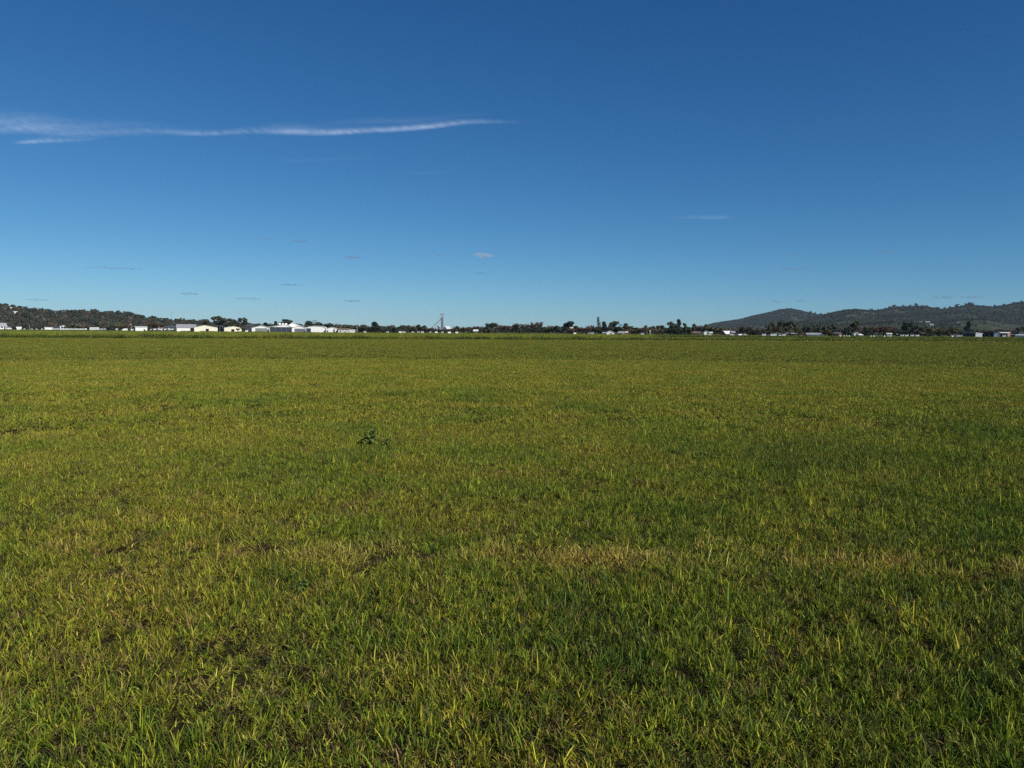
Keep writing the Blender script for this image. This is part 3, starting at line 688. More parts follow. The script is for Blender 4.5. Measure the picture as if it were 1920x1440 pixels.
hill_house(1794, 1797, 613.5, 610.3, 'hill3', -.4, 'tiny pale cottage on the green foothill', Z, Cr)
for px, w in ((1715, 5), (1724, 4), (1734, 5), (1740, 3)):
    hill_house(px, px + w, 605.5, 602.4, 'hill3', -.05, 'distant pale house in the row along the foothill top', Z, M['brick']).__setitem__('group', 'houses along the foothill')
# middle: roofs and houses among the trees
longside('house', 'white-roofed house below a pale bare tree in the middle of the tree line', 'house', 888, 896, 620.5, 618, d_(892) + 6, 8, M['wood'], M['white'], 0)
longside('house', 'white roof showing beside the wind-leaned evergreen', 'house', 1069, 1074.5, 614.6, 613, d_(1071) + 40, 9, M['brick'], M['white'], 20)
gable('cottage', 'white gabled cottage with a dark middle door near the poplar', 'cottage', 1137.5, 1152, 623.4, 620.2, d_(1145) - 10, 10, W_, M['white'], 3, None, ((1143.6, 1146.6, 623.8, None, M['gdoor'], 'door'),))
longside('storage_shed', 'low grey-roofed shed joined beside the white gabled cottage', 'shed', 1130, 1137, 624.4, 622.8, d_(1133) - 6, 6, Cr, Z, 0)
longside('house', 'grey-roofed brick house past the gabled cottage', 'house', 1158, 1167, 624.5, 621.2, d_(1162) - 4, 8, M['brick'], Z, -15)
longside('house', 'dark-walled house with a thin white roof edge behind the grey-roofed brick one', 'house', 1168, 1177, 623.4, 621.4, d_(1172) + 4, 8, M['brick'], M['paleroof'], 0)
longside('house', 'brick house with a brown roof and dark windows before the bare trees', 'house', 1296, 1313, 624.6, 621.8, d_(1304) + 8, 9, M['brick'], M['brownroof'], 0, tuple((1299 + 4.2*i, 1301.4 + 4.2*i, 625, 627.3, G, 'window') for i in range(3)))
gable('house', 'bright white house with a steep front gable by the gold willows', 'house', 1320.5, 1330, 623.5, 620.2, d_(1326) - 2, 8, W_, M['white'], 6, 1324, ((1326, 1328, 624.4, 627, G, 'window'),))
longside('storage_shed', 'low white lean-to against the bright white gabled house', 'shed', 1330.4, 1335, 624.2, 622.5, d_(1333), 6, W_, M['white'], 0)
gable('house', 'dark timber house with a slanting pale roof between bare trees', 'house', 1352, 1361, 625, 620.6, d_(1356) + 6, 8, M['wood'], M['paleroof'], -35)
longside('house', 'small grey-topped house beside dark evergreens', 'house', 1372, 1378, 623.5, 620.6, d_(1375) + 12, 7, M['brick'], Z, 5)
# right
gable('farm_shed', 'white farm shed with a dark square doorway under the spreading eucalypts', 'shed', 1452, 1464, 625.6, 624, d_(1458), 9, W_, Z, 3, None, ((1457.2, 1460, 626, None, M['black'], 'door'),))
longside('farm_shed', 'grey-roofed farm building with a dark wide doorway', 'shed', 1475, 1493, 625.6, 622.8, d_(1484) + 4, 10, M['wood'], Z, 4, ((1478, 1490, 626.2, None, M['black'], 'door'),))
longside('house', 'terracotta-roofed low house between the grey-roofed building and the long white shed', 'house', 1495.5, 1515, 625.6, 622.8, d_(1505) + 8, 9, Cr, M['redroof'], 4, ((1499, 1501, 626, 628, G, 'window'), (1505, 1507, 626, 628, G, 'window')))
longside('farm_shed', 'long white shed under a grey roof in front of the solid evergreen clump', 'shed', 1514, 1534, 627.2, 624.3, d_(1524) - 2, 9, W_, Z, 4)
longside('farm_shed', 'short white shed joined past the long white one', 'shed', 1535, 1543.5, 626.9, 625, d_(1539), 8, W_, M['paleroof'], 4)
longside('house', 'dark house with a dark roof below the broad eucalypts', 'house', 1560, 1572, 625.6, 622.6, d_(1566) + 2, 9, M['wood'], M['dkroof'], -12, ((1563, 1566, 626, 628, G, 'window'),))
gable('cottage', 'white cottage with two roof wings below the yellow-green tree', 'cottage', 1602, 1611, 626, 622.6, d_(1607), 9, W_, M['white'], 8, None, ((1605.2, 1607, 626.4, None, G, 'door'),))
longside('cottage', 'white sloping wing beside the two-wing cottage', 'cottage', 1611.5, 1617.5, 628, 626, d_(1614) - 3, 7, W_, M['white'], 20)
longside('farm_shed', 'small white shed before the leafless row', 'shed', 1664, 1671.5, 626, 624.8, d_(1668), 7, W_, M['white'], 3)
longside('house', 'low brick house at the end of the leafless row', 'house', 1681, 1690, 627, 624.2, d_(1686) + 12, 9, M['brick'], Z, 3)
open_shed('open_shed', 'open-fronted farm shed with a pale sloping roof beside the black shed', 1806.5, 1828.5, 624.4, d_(1818) - 4, 9, Z, M['paleroof'], -24, 4, rise=.3)
open_shed('open_shed', 'long black open shed with one bright white panel at its end', 1833.5, 1867.5, 622.6, d_(1850) - 2, 10, M['navy'], M['dkroof'], -8, 5, ((.83, .995, M['white']),), rise=.5)
longside('house', 'white-framed two-level house with a shaded verandah past the black shed', 'house', 1873, 1888, 624.4, 622.8, d_(1880), 9, M['brick'], M['white'], -10, tuple((1874.5 + 4*i, 1877 + 4*i, 627.6, 630.4, G, 'window') for i in range(3)))
longside('storage_shed', 'small dark shed between the verandah house and the white wall', 'shed', 1893, 1902, 628, 626.5, d_(1897), 6, M['dgreen'], M['dkroof'], 0)
longside('storage_shed', 'low white-walled building at the end of the shed row', 'shed', 1905, 1926, 628.4, 627.6, d_(1914) - 4, 6, W_, M['paleroof'], 0)
gable('house', 'house with a small domed white gable behind the low white-walled building', 'house', 1911, 1918, 625.2, 622.8, d_(1914) + 22, 8, Cr, M['white'], 0)

# ------------------------------------------------------------------ grain handling site
Dg = 1500; pg = gx(829, Dg); mg = mpp(Dg)
gt = empty('grain_elevator', pg, 0, 'tall lattice grain elevator tower with a platform head and sloping conveyors', 'grain elevator')
ht = zz(829, 596, Dg)
b = MB()
for sx in (-1, 1):
    for sy in (-1, 1): b.tube((sx*2.5, sy*2.5, 0), (sx*1.9, sy*1.9, ht), .36, .3, 4)
nb = 11
for i in range(nb):
    z0, z1 = ht*i/nb, ht*(i+1)/nb
    for sy in (-1, 1):
        b.tube((-1.8, sy*1.8, z0), (1.8, sy*1.8, z1), .14, .14, 4); b.tube((1.8, sy*1.8, z0), (-1.8, sy*1.8, z1), .14, .14, 4); b.tube((-1.8, sy*1.8, z1), (1.8, sy*1.8, z1), .16, .16, 4)
        b.tube((sy*1.8, -1.8, z0), (sy*1.8, 1.8, z1), .14, .14, 4)
b.build('lattice_tower', M['steel'], gt)
MB().box(-1.5, 1.5, -1.2, 1.2, 0, ht - .01).build('elevator_leg', M['steel'], gt)
MB().box(-2.6, 2.6, -2.2, 2.2, ht, ht + 2.2).build('platform', M['steel'], gt)
hd = MB(); z = ht + 2.25
for sx in (-2.4, 0, 2.4): hd.tube((sx, -2, z), (sx, -2, z + 3.39), .16, .16, 4); hd.tube((sx, 2, z), (sx, 2, z + 3.39), .16, .16, 4)
hd.build('head_frame', M['steel'], gt)
MB().box(-3.8, 3.8, -2.4, 2.4, z + 3.4, z + 5.8).build('head_house', M['steel'], gt)
MB().tube((.2, 0, z + 6), (.2, 0, z + 10.5), .16, .08, 5).build('aerial', M['steel'], gt)
def boom(x0, z0, x1, z1, t, nm):
    b = MB(); n = 9
    for k in (0, 1):
        b.tube((x0, 0, z0 - k*t), (x1, 0, z1 - k*t), .5, .5, 4)
    for i in range(n): 
        f0, f1 = i/n, (i+1)/n
        b.tube((x0 + (x1-x0)*f0, 0, z0 + (z1-z0)*f0 - (i % 2)*t), (x0 + (x1-x0)*f1, 0, z0 + (z1-z0)*f1 - ((i+1) % 2)*t), .3, .3, 4)
    b.build(nm, M['steel'], gt)
boom(-1.8, ht - 1, -19.5, zz(829, 613.5, Dg), 1.6, 'conveyor')
MB().tube((1.8, 0, ht - 3.5), (16.5, 0, zz(829, 612, Dg)), .13, .13, 5).build('spout', M['zinc'], gt)
def silo(px, D, r, top, label, m_):
    p = gx(px, D); H = zz(px, top, D)
    root = empty('grain_silo', p, 0, label, 'silo')
    MB().lathe([(r, 0), (r, H*.72)], 24).build('wall', m_, root)
    MB().lathe([(r + .3, H*.72 + .02), (r*.55, H*.9), (.6, H)], 24).build('roof', M['white'], root)
silo(820, Dg + 10, 5.0, 610.6, 'white domed grain silo at the foot of the elevator tower', M['conc'])
silo(811, Dg + 24, 4.0, 613.0, 'smaller white silo under the conveyor', M['conc'])
longside('grain_store', 'grain store with a steep pale roof beside the elevator tower', 'building', 838, 846.5, 617, 611.5, Dg + 15, 20, Cr, M['paleroof'], 25)

# ------------------------------------------------------------------ poles, windsock, posts
def pole(px, D, top, label, arm=0, r=.14, m_=None, cat='pole', name='power_pole', group=None, head=None):
    p = gx(px, D); H = zz(px, top, D)
    root = empty(name, p, -math.atan2(p.x, p.y), label, cat, group)
    MB().tube((0, 0, -.2), (0, 0, H), r, r*.75, 8).build('post', m_ or M['wood'], root)
    if arm:
        MB().box(-arm, arm, -r - .12, -r - .003, H - .55, H - .35).build('crossarm', m_ or M['wood'], root)
        if not head:
            for x in (-arm*.85, arm*.85): MB().lathe([(.06, H - .347), (.08, H - .25), (.05, H - .15)], 6, x, -r - .06).build('insulator', M['grey'], root)
    if head: MB().box(-arm - .05, arm + .05, -.25, .25, H + .01, H + .45).build('lamp_head', M['paint'], root)
    return root
pole(735, d_(735) + 40, 608.5, 'thin dark power pole above the trees beside the blunt conifer', .9)
pole(669.5, d_(669) - 6, 611, 'tall pale flagpole beside dark round evergreens', 0, .09, M['paint'], name='flagpole')
pole(1219, d_(1219) - 20, 620.5, 'pale post with a white lamp head before the mid-green trees', .35, .12, M['paint'], name='lamp_post', cat='lamp post', head=True)
pole(1643, d_(1643) - 20, 624, 'grey tee-topped pole before the leafless row', .8, .10, M['steel'])
pole(1731, 245, 622.6, 'wooden tee post standing on the weedy strip before the willows', .45, .09)
pole(55, d_(55) - 60, 609, 'slim pale pole in front of the houses under the ridge', 0, .09, M['paint'], name='flagpole')
pole(298.5, d_(298) - 4, 609.5, 'slim grey pole behind the parked light aircraft', 0, .08, M['steel'], name='flagpole')
pole(1232.5, 216, 622.5 + 7.5, 'short dark fence post where the dark grass line begins', 0, .14, M['wood'], 'post', 'fence_post')
# radio mast on the ridge
height, D, front, p0, p1 = HILLS['ridge']
p = gx(322.3, 2000); rm = empty('radio_mast', p, 0, 'thin lattice radio mast rising behind the wooded ridge', 'mast')
H = zz(322, 583.5, 2000); b = MB()
for k in range(3):
    a = 2.094*k; b.tube((.9*math.cos(a), .9*math.sin(a), 0), (.22*math.cos(a), .22*math.sin(a), H), .1, .07, 4)
b.build('lattice', M['steel'], rm)
for i in range(3): MB().box(-.7, .7, -.1, .1, H*(.72 + .1*i), H*(.72 + .1*i) + .35).build('antenna', M['grey'], rm)
p = gx(246, d_(246) - 60); D = p.y
ws = empty('windsock', p, -math.atan2(p.x, p.y), 'white windsock drooping from its pole at the airfield edge', 'windsock')
H = zz(246, 607, D)
MB().tube((0, 0, -.2), (0, 0, H), .09, .06, 8).build('pole', M['paint'], ws)
b = MB(); n = 10; prev = None
for i in range(8):
    t = i/7; c = Vector((-.1 - 2.3*t, 0, H - .1 - 1.6*t - .9*t*t)); r = .45 - .26*t
    ring = [c + Vector((.5*r*math.cos(a), r*math.sin(a), .86*r*math.cos(a))) for a in [2*math.pi*k/n for k in range(n)]]
    b.v += [tuple(q) for q in ring]
    if i: b.f += [((i-1)*n+k, (i-1)*n+(k+1) % n, i*n+(k+1) % n, i*n+k) for k in range(n)]
b.build('sock', M['sock'], ws, True)

# ------------------------------------------------------------------ vehicles and aircraft on the far edge
def car(px, D, yaw, label, paint, group=None, van=False):
    p = gx(px, D); root = empty('parked_van' if van else 'parked_car', p, -math.atan2(p.x, p.y) + R(90 + yaw*.6), label, 'van' if van else 'car', group)
    if van:
        body = [(-2.3, .35), (2.2, .35), (2.35, .6), (2.3, 1.1), (1.5, 1.35), (.9, 2.0), (-2.25, 2.05), (-2.35, 1.0)]
        win = [(.95, 1.35), (1.5, 1.35), (.95, 1.85)]
    else:
        body = [(-2.15, .3), (2.1, .3), (2.2, .55), (2.1, .85), (1.1, 1.0), (.45, 1.45), (-1.2, 1.48), (-2.0, .98), (-2.2, .6)]
        win = [(-1.65, 1.0), (.95, 1.02), (.4, 1.38), (-1.15, 1.41)]
    MB().prism(body, -.85, .85).build('body', paint, root)
    for s in (-1, 1):
        y0, y1 = (-.862, -.84) if s < 0 else (.84, .862)
        MB().prism(win, y0, y1).build('window', M['glass'], root)
    a_, b_ = ((1.5, 1.35), (.9, 2.0)) if van else ((1.1, 1.0), (.45, 1.45))
    slab = lambda p, q, e: MB().add([(x, y, z) for x, z in ((p[0], p[1]), (q[0], q[1]), (q[0] + e, q[1] + .03), (p[0] + e, p[1] + .03)) for y in (-.7, .7)], [(0, 1, 3, 2), (2, 3, 5, 4), (4, 5, 7, 6), (6, 7, 1, 0), (0, 2, 4, 6), (1, 7, 5, 3)])
    slab((a_[0]*.93 + b_[0]*.07, a_[1]*.93 + b_[1]*.07), (a_[0]*.12 + b_[0]*.88, a_[1]*.12 + b_[1]*.88), .03).build('windscreen', M['glass'], root)
    if not van: slab((-1.9, 1.04), (-1.3, 1.42), -.03).build('rear_window', M['glass'], root)
    else: MB().box(-2.36, -2.28, -.7, .7, 1.25, 1.8).build('rear_window', M['glass'], root)
    for x in (-1.35, 1.4):
        for s in (-1, 1):
            w = MB().tube((x, s*.66, .33), (x, s*.9, .33), .33, .33, 14).build('wheel', M['tyre'], root)
            MB().tube((x, s*.895, .33), (x, s*.91, .33), .19, .19, 10).build('rim', M['silver'], w)
    for s in (-.6, .6): MB().box(2.0 if not van else 2.2, 2.22 if not van else 2.38, s - .18, s + .18, .62, .78).build('headlight', M['paint'], root)
    return root
def caravan(px, D, yaw, label, L=5.4, Hh=2.5, m_=None, group=None):
    p = gx(px, D); root = empty('caravan', p, R(yaw), label, 'caravan', group); h = L/2
    MB().prism([(-h, .5), (h, .5), (h + .15, 1.0), (h, Hh - .5), (h - .5, Hh), (-h + .5, Hh + .05), (-h, Hh - .4), (-h - .1, 1.0)], -1.1, 1.1).build('body', m_ or M['paint'], root)
    for x in (-h*.55, h*.15): MB().box(x, x + .9, -1.12, -1.08, 1.35, 1.95).build('window', M['glass'], root)
    MB().box(h*.55, h*.55 + .65, -1.115, -1.08, .6, 2.1).build('door', M['grey'], root)
    for s in (-1, 1): MB().tube((0, s*.8, .33), (0, s*1.05, .33), .33, .33, 12).build('wheel', M['tyre'], root)
    MB().tube((h, 0, .5), (h + 1.2, 0, .45), .06, .06, 6).build('drawbar', M['steel'], root)
    MB().tube((h + 1.1, 0, 0), (h + 1.1, 0, .5), .05, .05, 6).build('jockey_leg', M['steel'], root)
def aircraft(px, D, yaw, label, group):
    p = gx(px, D); root = empty('light_aircraft', p, R(yaw), label, 'aircraft', group)
    b = MB(); n = 10
    prof = [(-3.9, .16, 1.35), (-2.5, .28, 1.3), (-.9, .55, 1.3), (.4, .62, 1.3), (1.2, .55, 1.15), (2.2, .42, 1.1), (2.6, .2, 1.1)]
    for i, (x, r, z) in enumerate(prof):
        b.v += [(x, r*.8*math.cos(a), z + r*math.sin(a)) for a in [2*math.pi*k/n for k in range(n)]]
        if i: b.f += [((i-1)*n+k, (i-1)*n+(k+1) % n, i*n+(k+1) % n, i*n+k) for k in range(n)]
    b.f += [tuple(range(n-1, -1, -1)), tuple(range((len(prof)-1)*n, len(prof)*n))]
    b.build('fuselage', M['paint'], root, True)
    for s in (-1, 1):
        MB().add([(1.0, s*.3, 1.93), (-.5, s*.3, 1.93), (-.4, s*5.2, 2.05), (.7, s*5.2, 2.05), (1.0, s*.3, 2.1), (-.5, s*.3, 2.02), (-.4, s*5.2, 2.12), (.7, s*5.2, 2.16)],
                 [(0, 3, 2, 1), (4, 5, 6, 7), (0, 1, 5, 4), (1, 2, 6, 5), (2, 3, 7, 6), (3, 0, 4, 7)]).build('wing', M['paint'], root)
        MB().tube((.4, s*.4, .85), (.3, s*2.6, 1.97), .05, .04, 5).build('wing_strut', M['paint'], root)
        MB().box(-3.9, -3.1, min(s*.06, s*1.6), max(s*.06, s*1.6), 1.34, 1.42).build('tailplane', M['paint'], root)
        w = MB().tube((-.2, s*1.0, .22), (-.2, s*1.16, .22), .22, .22, 12).build('wheel', M['tyre'], root)
        MB().tube((-.1, s*.35, .85), (-.2, s*1.0, .26), .06, .05, 5).build('undercarriage_leg', M['paint'], root)
        MB().box(-.4, .7, min(s*.43, s*.515), max(s*.43, s*.515), 1.4, 1.75).build('window', M['glass'], root)
    MB().prism([(-4.1, 1.3), (-3.2, 1.4), (-3.9, 2.65), (-4.3, 2.65)], -.05, .05).build('fin', M['paint'], root)
    MB().tube((1.8, 0, .2), (1.8, 0, .9), .05, .05, 5).build('nose_leg', M['steel'], root)
    MB().tube((1.8, -.08, .2), (1.8, .08, .2), .2, .2, 12).build('nose_wheel', M['tyre'], root)
    MB().box(2.62, 2.68, -.07, .07, .2, 2.0).build('propeller', M['steel'], root)
for i, px in enumerate((287.5, 297.5, 307, 316)):
    aircraft(px, d_(px) - 12 - 4*(i % 2), (200, 160, 215, 170)[i], 'white high-wing light aircraft parked in a row near the white hut', 'parked light aircraft')
for px, L in ((103, 6), (111, 5), (120, 6.5), (130, 5.5), (139, 6), (148, 5), (156, 6.5)):
    caravan(px, d_(px) - 14, trng.uniform(-8, 8), 'low white caravan in the long line under the wooded ridge', L, 1.9, None, 'line of white caravans')
caravan(177, d_(177) - 18, 0, 'tall rounded white caravan at the end of the caravan line', 8.2, 3.0)
caravan(193, d_(193) - 14, 4, 'grey caravan beside the tall rounded white one', 7.5, 2.1, M['grey'])
caravan(250.5, d_(250) - 10, 3, 'small white trailer caravan between the windsock and the white hut', 4.0, 1.8)
for px in (46, 59, 68, 79): car(px, d_(px) - 8, trng.uniform(-20, 20), 'white car parked before the dark bushes under the ridge', M['carwhite'], 'cars under the ridge')
car(218.5, d_(218) + 4, 8, 'white van parked beside the golden-brown trees', M['paint'], None, True)
car(234, d_(234) - 30, 130, 'white van standing alone near the windsock pole', M['paint'], None, True)
car(462.5, d_(462) - 16, 0, 'white car parked nose-on by the pale bushes', M['paint'])
for px in (643, 651): car(px, d_(px) - 14, trng.uniform(-10, 10), 'white car parked before the low cream building', M['carwhite'], 'cars at the low building')
car(684, d_(684) - 10, 5, 'silver car parked under the round evergreens by the flagpole', M['silver'])
for px in (727, 774): car(px, d_(px) + 14, trng.uniform(-20, 20), 'grey car seen end-on under the tree line near the thin power pole', M['grey'], 'end-on grey cars')
car(750.5, d_(750) - 22, 0, 'bright white car seen end-on under grey-green eucalypts', M['paint'])
for px in (758, 792): car(px, d_(px) - 6, trng.uniform(-20, 20), 'white car parked beside the tree line near the conveyor', M['carwhite'], 'cars at the conveyor')
for px in (784, 807): car(px, d_(px) + 27, trng.uniform(-20, 20), 'grey car parked beside the tree line near the conveyor', M['grey'], 'grey cars near the conveyor')
car(818, d_(818) - 26, 0, 'white car parked in front of the grain silos', M['paint'])
car(829, d_(829) - 10, 10, 'grey car parked at the foot of the tree line before the elevator tower', M['grey'])
car(841.5, d_(841) - 60, 20, 'white car alone before the reddish trees', M['paint'])
car(856.5, d_(856) - 60, 0, 'white car end-on past the reddish trees', M['paint'])
car(1077.5, d_(1077) - 30, 10, 'white car before the brown hedge', M['paint'])
for px in (1106.5, 1111): car(px, d_(px) - 20, trng.uniform(-15, 15), 'silver car parked below the brown hedge', M['silver'], 'cars below the hedge')
car(1204, d_(1204) - 16, 10, 'silver car before the low reddish trees', M['silver'])
for px in (1371, 1385, 1395.5): car(px, d_(px) - 10 + trng.uniform(-6, 6), trng.uniform(-40, 40), 'silver car parked below dark evergreens under the far hill', M['silver'], 'cars below the far hill')
for px in (1433, 1447.5, 1470): car(px, d_(px) - 16, trng.uniform(-10, 10), 'white car parked beside the white farm shed', M['carwhite'], 'cars at the farm shed')
for px in (1692, 1700.5, 1710, 1719): car(px, d_(px) - 2, trng.uniform(-25, 25), 'white vehicle in the row before the black dense evergreens', M['carwhite'], 'row of white vehicles')
for px in (1786, 1795, 1801): car(px, d_(px) - 8, trng.uniform(-25, 25), 'silver car parked by the open-fronted farm shed', M['silver'], 'cars by the farm shed')
car(1883, d_(1883) - 14, 0, 'white car parked in front of the verandah house', M['paint'])
for px in (1575.5, 1582.5, 1587.5, 1592.5, 1633, 1638.5, 1658.5, 1786):
    p = gx(px, d_(px) - 24)
    o = empty('marker_cone', p, 0, 'white airfield marker cone standing in the far grass', 'marker', 'white marker cones')
    MB().lathe([(.46, .02), (.42, .15), (.12, .82), (.06, .86)], 14).build('cone', M['paint'], o)
    MB().box(-.5, .5, -.5, .5, -.02, .05).build('base', M['paint'], o)

# ------------------------------------------------------------------ grass
GREEN = [(.088, .135, .011), (.070, .112, .010), (.112, .156, .012), (.058, .098, .011)]
YELG = [(.185, .210, .013), (.232, .240, .017), (.150, .186, .012), (.275, .270, .028)]
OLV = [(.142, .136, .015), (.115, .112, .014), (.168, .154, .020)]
STRAW = [(.31, .26, .058), (.25, .205, .045), (.37, .32, .075), (.20, .145, .034)]
BROWN = [(.14, .098, .034), (.095, .066, .026), (.18, .13, .044)]
DGRN = [(.036, .070, .012), (.045, .080, .014), (.030, .060, .013)]
DEAD_SHADE = [(.026, .020, .009), (.036, .028, .012), (.020, .018, .009)]  # dead blades, darkened so the gap shade sits in their colour
MIXES = {                                                     # thatch is the matted dead layer under the blades
    'thatch': ((DEAD_SHADE, .62), (BROWN, .18), (DGRN, .20)),
    'straw': ((STRAW, .46), (OLV, .16), (BROWN, .18), (YELG, .20)),                                                     # share of each palette
    'green': ((GREEN, .48), (YELG, .28), (OLV, .06), (STRAW, .03), (DGRN, .15)),
    'mixed': ((GREEN, .34), (YELG, .43), (OLV, .14), (STRAW, .04), (BROWN, .05)),
    'olive': ((GREEN, .40), (YELG, .18), (OLV, .28), (BROWN, .08), (DGRN, .06)),  # olive far grass, darkened further to stand in for its self-shadow
    'dry':   ((GREEN, .26), (YELG, .42), (OLV, .14), (STRAW, .11), (BROWN, .07)),
    'lush':  ((GREEN, .45), (YELG, .08), (OLV, .04), (STRAW, .02), (DGRN, .41)),
}
def patch(name, n, size, h0, hsd, w0, mix, lean, seed, material, clump=.05, seg=3, flat=.12, tuft=19):
    """A patch of single grass blades as one mesh: bent, tapering, twisted ribbons in loose tufts."""
    rs = np.random.RandomState(seed)
    nc = max(6, int(n / tuft))
    cx_ = rs.uniform(-size/2, size/2, (nc, 2)); k = rs.randint(0, nc, n)
    cl_az = rs.uniform(0, 6.283, nc); cl_h = rs.uniform(.50, 1.38, nc)
    pal = MIXES[mix]; cl_pal = rs.choice(len(pal), nc, p=[q[1] for q in pal])
    base = cx_[k] + rs.normal(0, clump, (n, 2))
    h = np.clip(rs.normal(h0, hsd, n), h0*.35, h0*1.9) * cl_h[k] * np.where(rs.rand(n) < .05, 1.7, 1.0)
    lay = rs.rand(n) < flat
    az = np.where(rs.rand(n) < .45, cl_az[k] + rs.normal(0, .7, n), rs.uniform(0, 6.283, n))
    ln = np.abs(rs.normal(lean, lean*.6, n)); ln = np.where(lay, rs.uniform(1.0, 1.45, n), ln)
    curl = rs.uniform(.1, 1.1, n) * (ln + .25)
    w = w0 * rs.uniform(.55, 1.45, n)
    tw = rs.uniform(0, 6.283, n)
    cutoff = rs.rand(n) < .45                                  # grazed, blunt tips
    pidx = np.where(rs.rand(n) < .6, cl_pal[k], rs.choice(len(pal), n, p=[q[1] for q in pal]))
    colr = np.array([pal[i][0][rs.randint(len(pal[i][0]))] for i in pidx]) * np.minimum(np.exp(rs.normal(-.05, .48, n)), 1.55)[:, None]
    lv = seg + 1
    V = np.zeros((n, lv, 2, 3), np.float32); C = np.ones((n, lv, 2, 4), np.float32)
    x = np.zeros(n); z = np.full(n, -.004); a = ln*.5
    for j in range(lv):
        t = j / seg
        if j: 
            a = ln*.5 + curl * t * t; st = h / seg; x = x + np.sin(a)*st; z = z + np.cos(a)*st
        ww = w * (.75 + .9*t*(1-t)*1.6) * np.where(t > .99, np.where(cutoff, .55, .10), 1.0) * .5
        tn = tw + t * .9
        P = np.stack([base[:, 0] + np.cos(az)*x, base[:, 1] + np.sin(az)*x, np.maximum(z, .002 + .004*t)], 1)
        dx = np.stack([np.cos(tn)*ww, np.sin(tn)*ww, np.zeros(n)], 1)
        V[:, j, 0], V[:, j, 1] = P - dx, P + dx
        dry = np.clip(t - .72, 0, 1)[..., None] if np.ndim(t) else max(0, t - .72)
        cc = colr * (1 - dry) + np.array([.30, .27, .055]) * dry
        C[:, j, 0, :3] = cc; C[:, j, 1, :3] = cc
    nv = n*lv*2; idx = np.arange(n)[:, None]*lv*2 + np.arange(seg)[None]*2
    q = np.stack([idx, idx+1, idx+3, idx+2], -1).reshape(-1, 4)
    me = bpy.data.meshes.new(name)
    me.vertices.add(nv); me.vertices.foreach_set('co', V.ravel())
    me.loops.add(q.size); me.loops.foreach_set('vertex_index', q.ravel().astype(np.int32))
    me.polygons.add(len(q)); me.polygons.foreach_set('loop_start', np.arange(0, q.size, 4, dtype=np.int32))
    ca = me.color_attributes.new('col', 'FLOAT_COLOR', 'POINT'); ca.data.foreach_set('color', C.ravel())
    me.materials.append(material); me.update(calc_edges=True); me.validate()
    me.polygons.foreach_set('use_smooth', [True]*len(q))
    return me

def fbm(x, y, s, z=0, o=3): return noise.fractal(Vector((x/s, y/s, z)), 1.0, 2.0, o)

TRACK = [(-12, 5.9), (-2.2, 5.55), (0, 5.5), (2, 5.45), (3.6, 5.15), (8, 4.4)]   # worn wheel line with dead tufts across the foreground
DARKP = [(1320, 857, .5), (1790, 802, 1.6), (1560, 850, 1.1), (1500, 878, .8), (460, 752, 1.6), (1745, 800, .8), (860, 740, 2.4), (1110, 765, 1.4), (710, 850, .45), (640, 870, .7), (530, 1110, .25), (1160, 1250, .35)]
DARKP = [(gx(px, CAM_H*F/(py - yh(px))), r) for px, py, r in DARKP]
DRYP = [(gx(px, CAM_H*F/(py - yh(px))), r) for px, py, r in ((300, 1085, .55), (700, 1060, .5), (1140, 1050, .3), (1215, 1055, .45), (980, 1055, .4), (500, 1260, .35), (1420, 1110, .4), (640, 1080, .35), (470, 1320, .3))]

def style(x, y):
    """Which mix of grass grows here: returns weights for lush, green, mixed, dry and a height factor."""
    v = fbm(x, y, 1.3, 3) * .30 + fbm(x, y, 6.5, 9) * .22 + fbm(x, y, 28, 5) * .16
    r = math.hypot(x, y)
    v += .12 - .26 * max(-1, min(1, x / max(4, y) / .62)) * (1 if y < 11 else max(.12, 1 - (y - 11) / 25))   # yellower to the left: antisolar brightening put into the grass colours
    v += .42 * max(0, min(1, (y - 9) / 14))
    hf = 1.0 + .25 * fbm(x, y, .9, 17)
    for p, q in DARKP:
        d = math.hypot(x - p.x, (y - p.y) * .8) / q
        if d < 1: v -= .8 * (1 - d*d); hf *= 1 + .15*(1 - d)
    for p, q in DRYP:
        d = math.hypot(x - p.x, y - p.y) / q
        if d < 1: v += .7 * (1 - d*d); hf *= .9
    ty = lerp_table(TRACK, x)
    dt = abs(y - ty)
    if dt < .16 and -3.5 < x: 
        n1 = fbm(x, y, .7, 31)
        v += (1 - dt/.16) * (.5 + n1); hf *= 1 - .35*(1 - dt/.16)
    return v, hf

near_m, far_m = M['grass'], M['grass']
PR = []; LOOK = {}
def variants(key, cnt, **kw):
    LOOK[key] = []
    for i in range(cnt):
        LOOK[key].append(len(PR)); PR.append(patch('grass_patch', seed=1000 + len(PR)*13, material=M['grass'], **kw))
for mx, ln, hh in (('lush', .50, .054), ('green', .56, .048), ('mixed', .64, .043), ('dry', .78, .038)):
    variants(('n', mx), 4, n=760, size=.34, h0=hh, hsd=.018, w0=.0034, mix=mx, lean=ln, clump=.012, flat=.10 if mx in ('lush', 'green') else .20)
    variants(('m', mx), 3, n=1100, size=.80, h0=hh*1.05, hsd=.018, w0=.0056, mix=mx, lean=ln, clump=.020, seg=2, tuft=7)
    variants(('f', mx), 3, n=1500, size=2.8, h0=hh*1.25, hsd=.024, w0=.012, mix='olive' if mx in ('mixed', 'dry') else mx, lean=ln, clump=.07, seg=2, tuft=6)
variants(('t', 'thatch'), 4, n=300, size=.36, h0=.040, hsd=.013, w0=.0040, mix='thatch', lean=1.2, clump=.03, flat=.75)
variants(('v', 'green'), 3, n=900, size=9.5, h0=.16, hsd=.05, w0=.05, mix='green', lean=.4, clump=.2, seg=2)
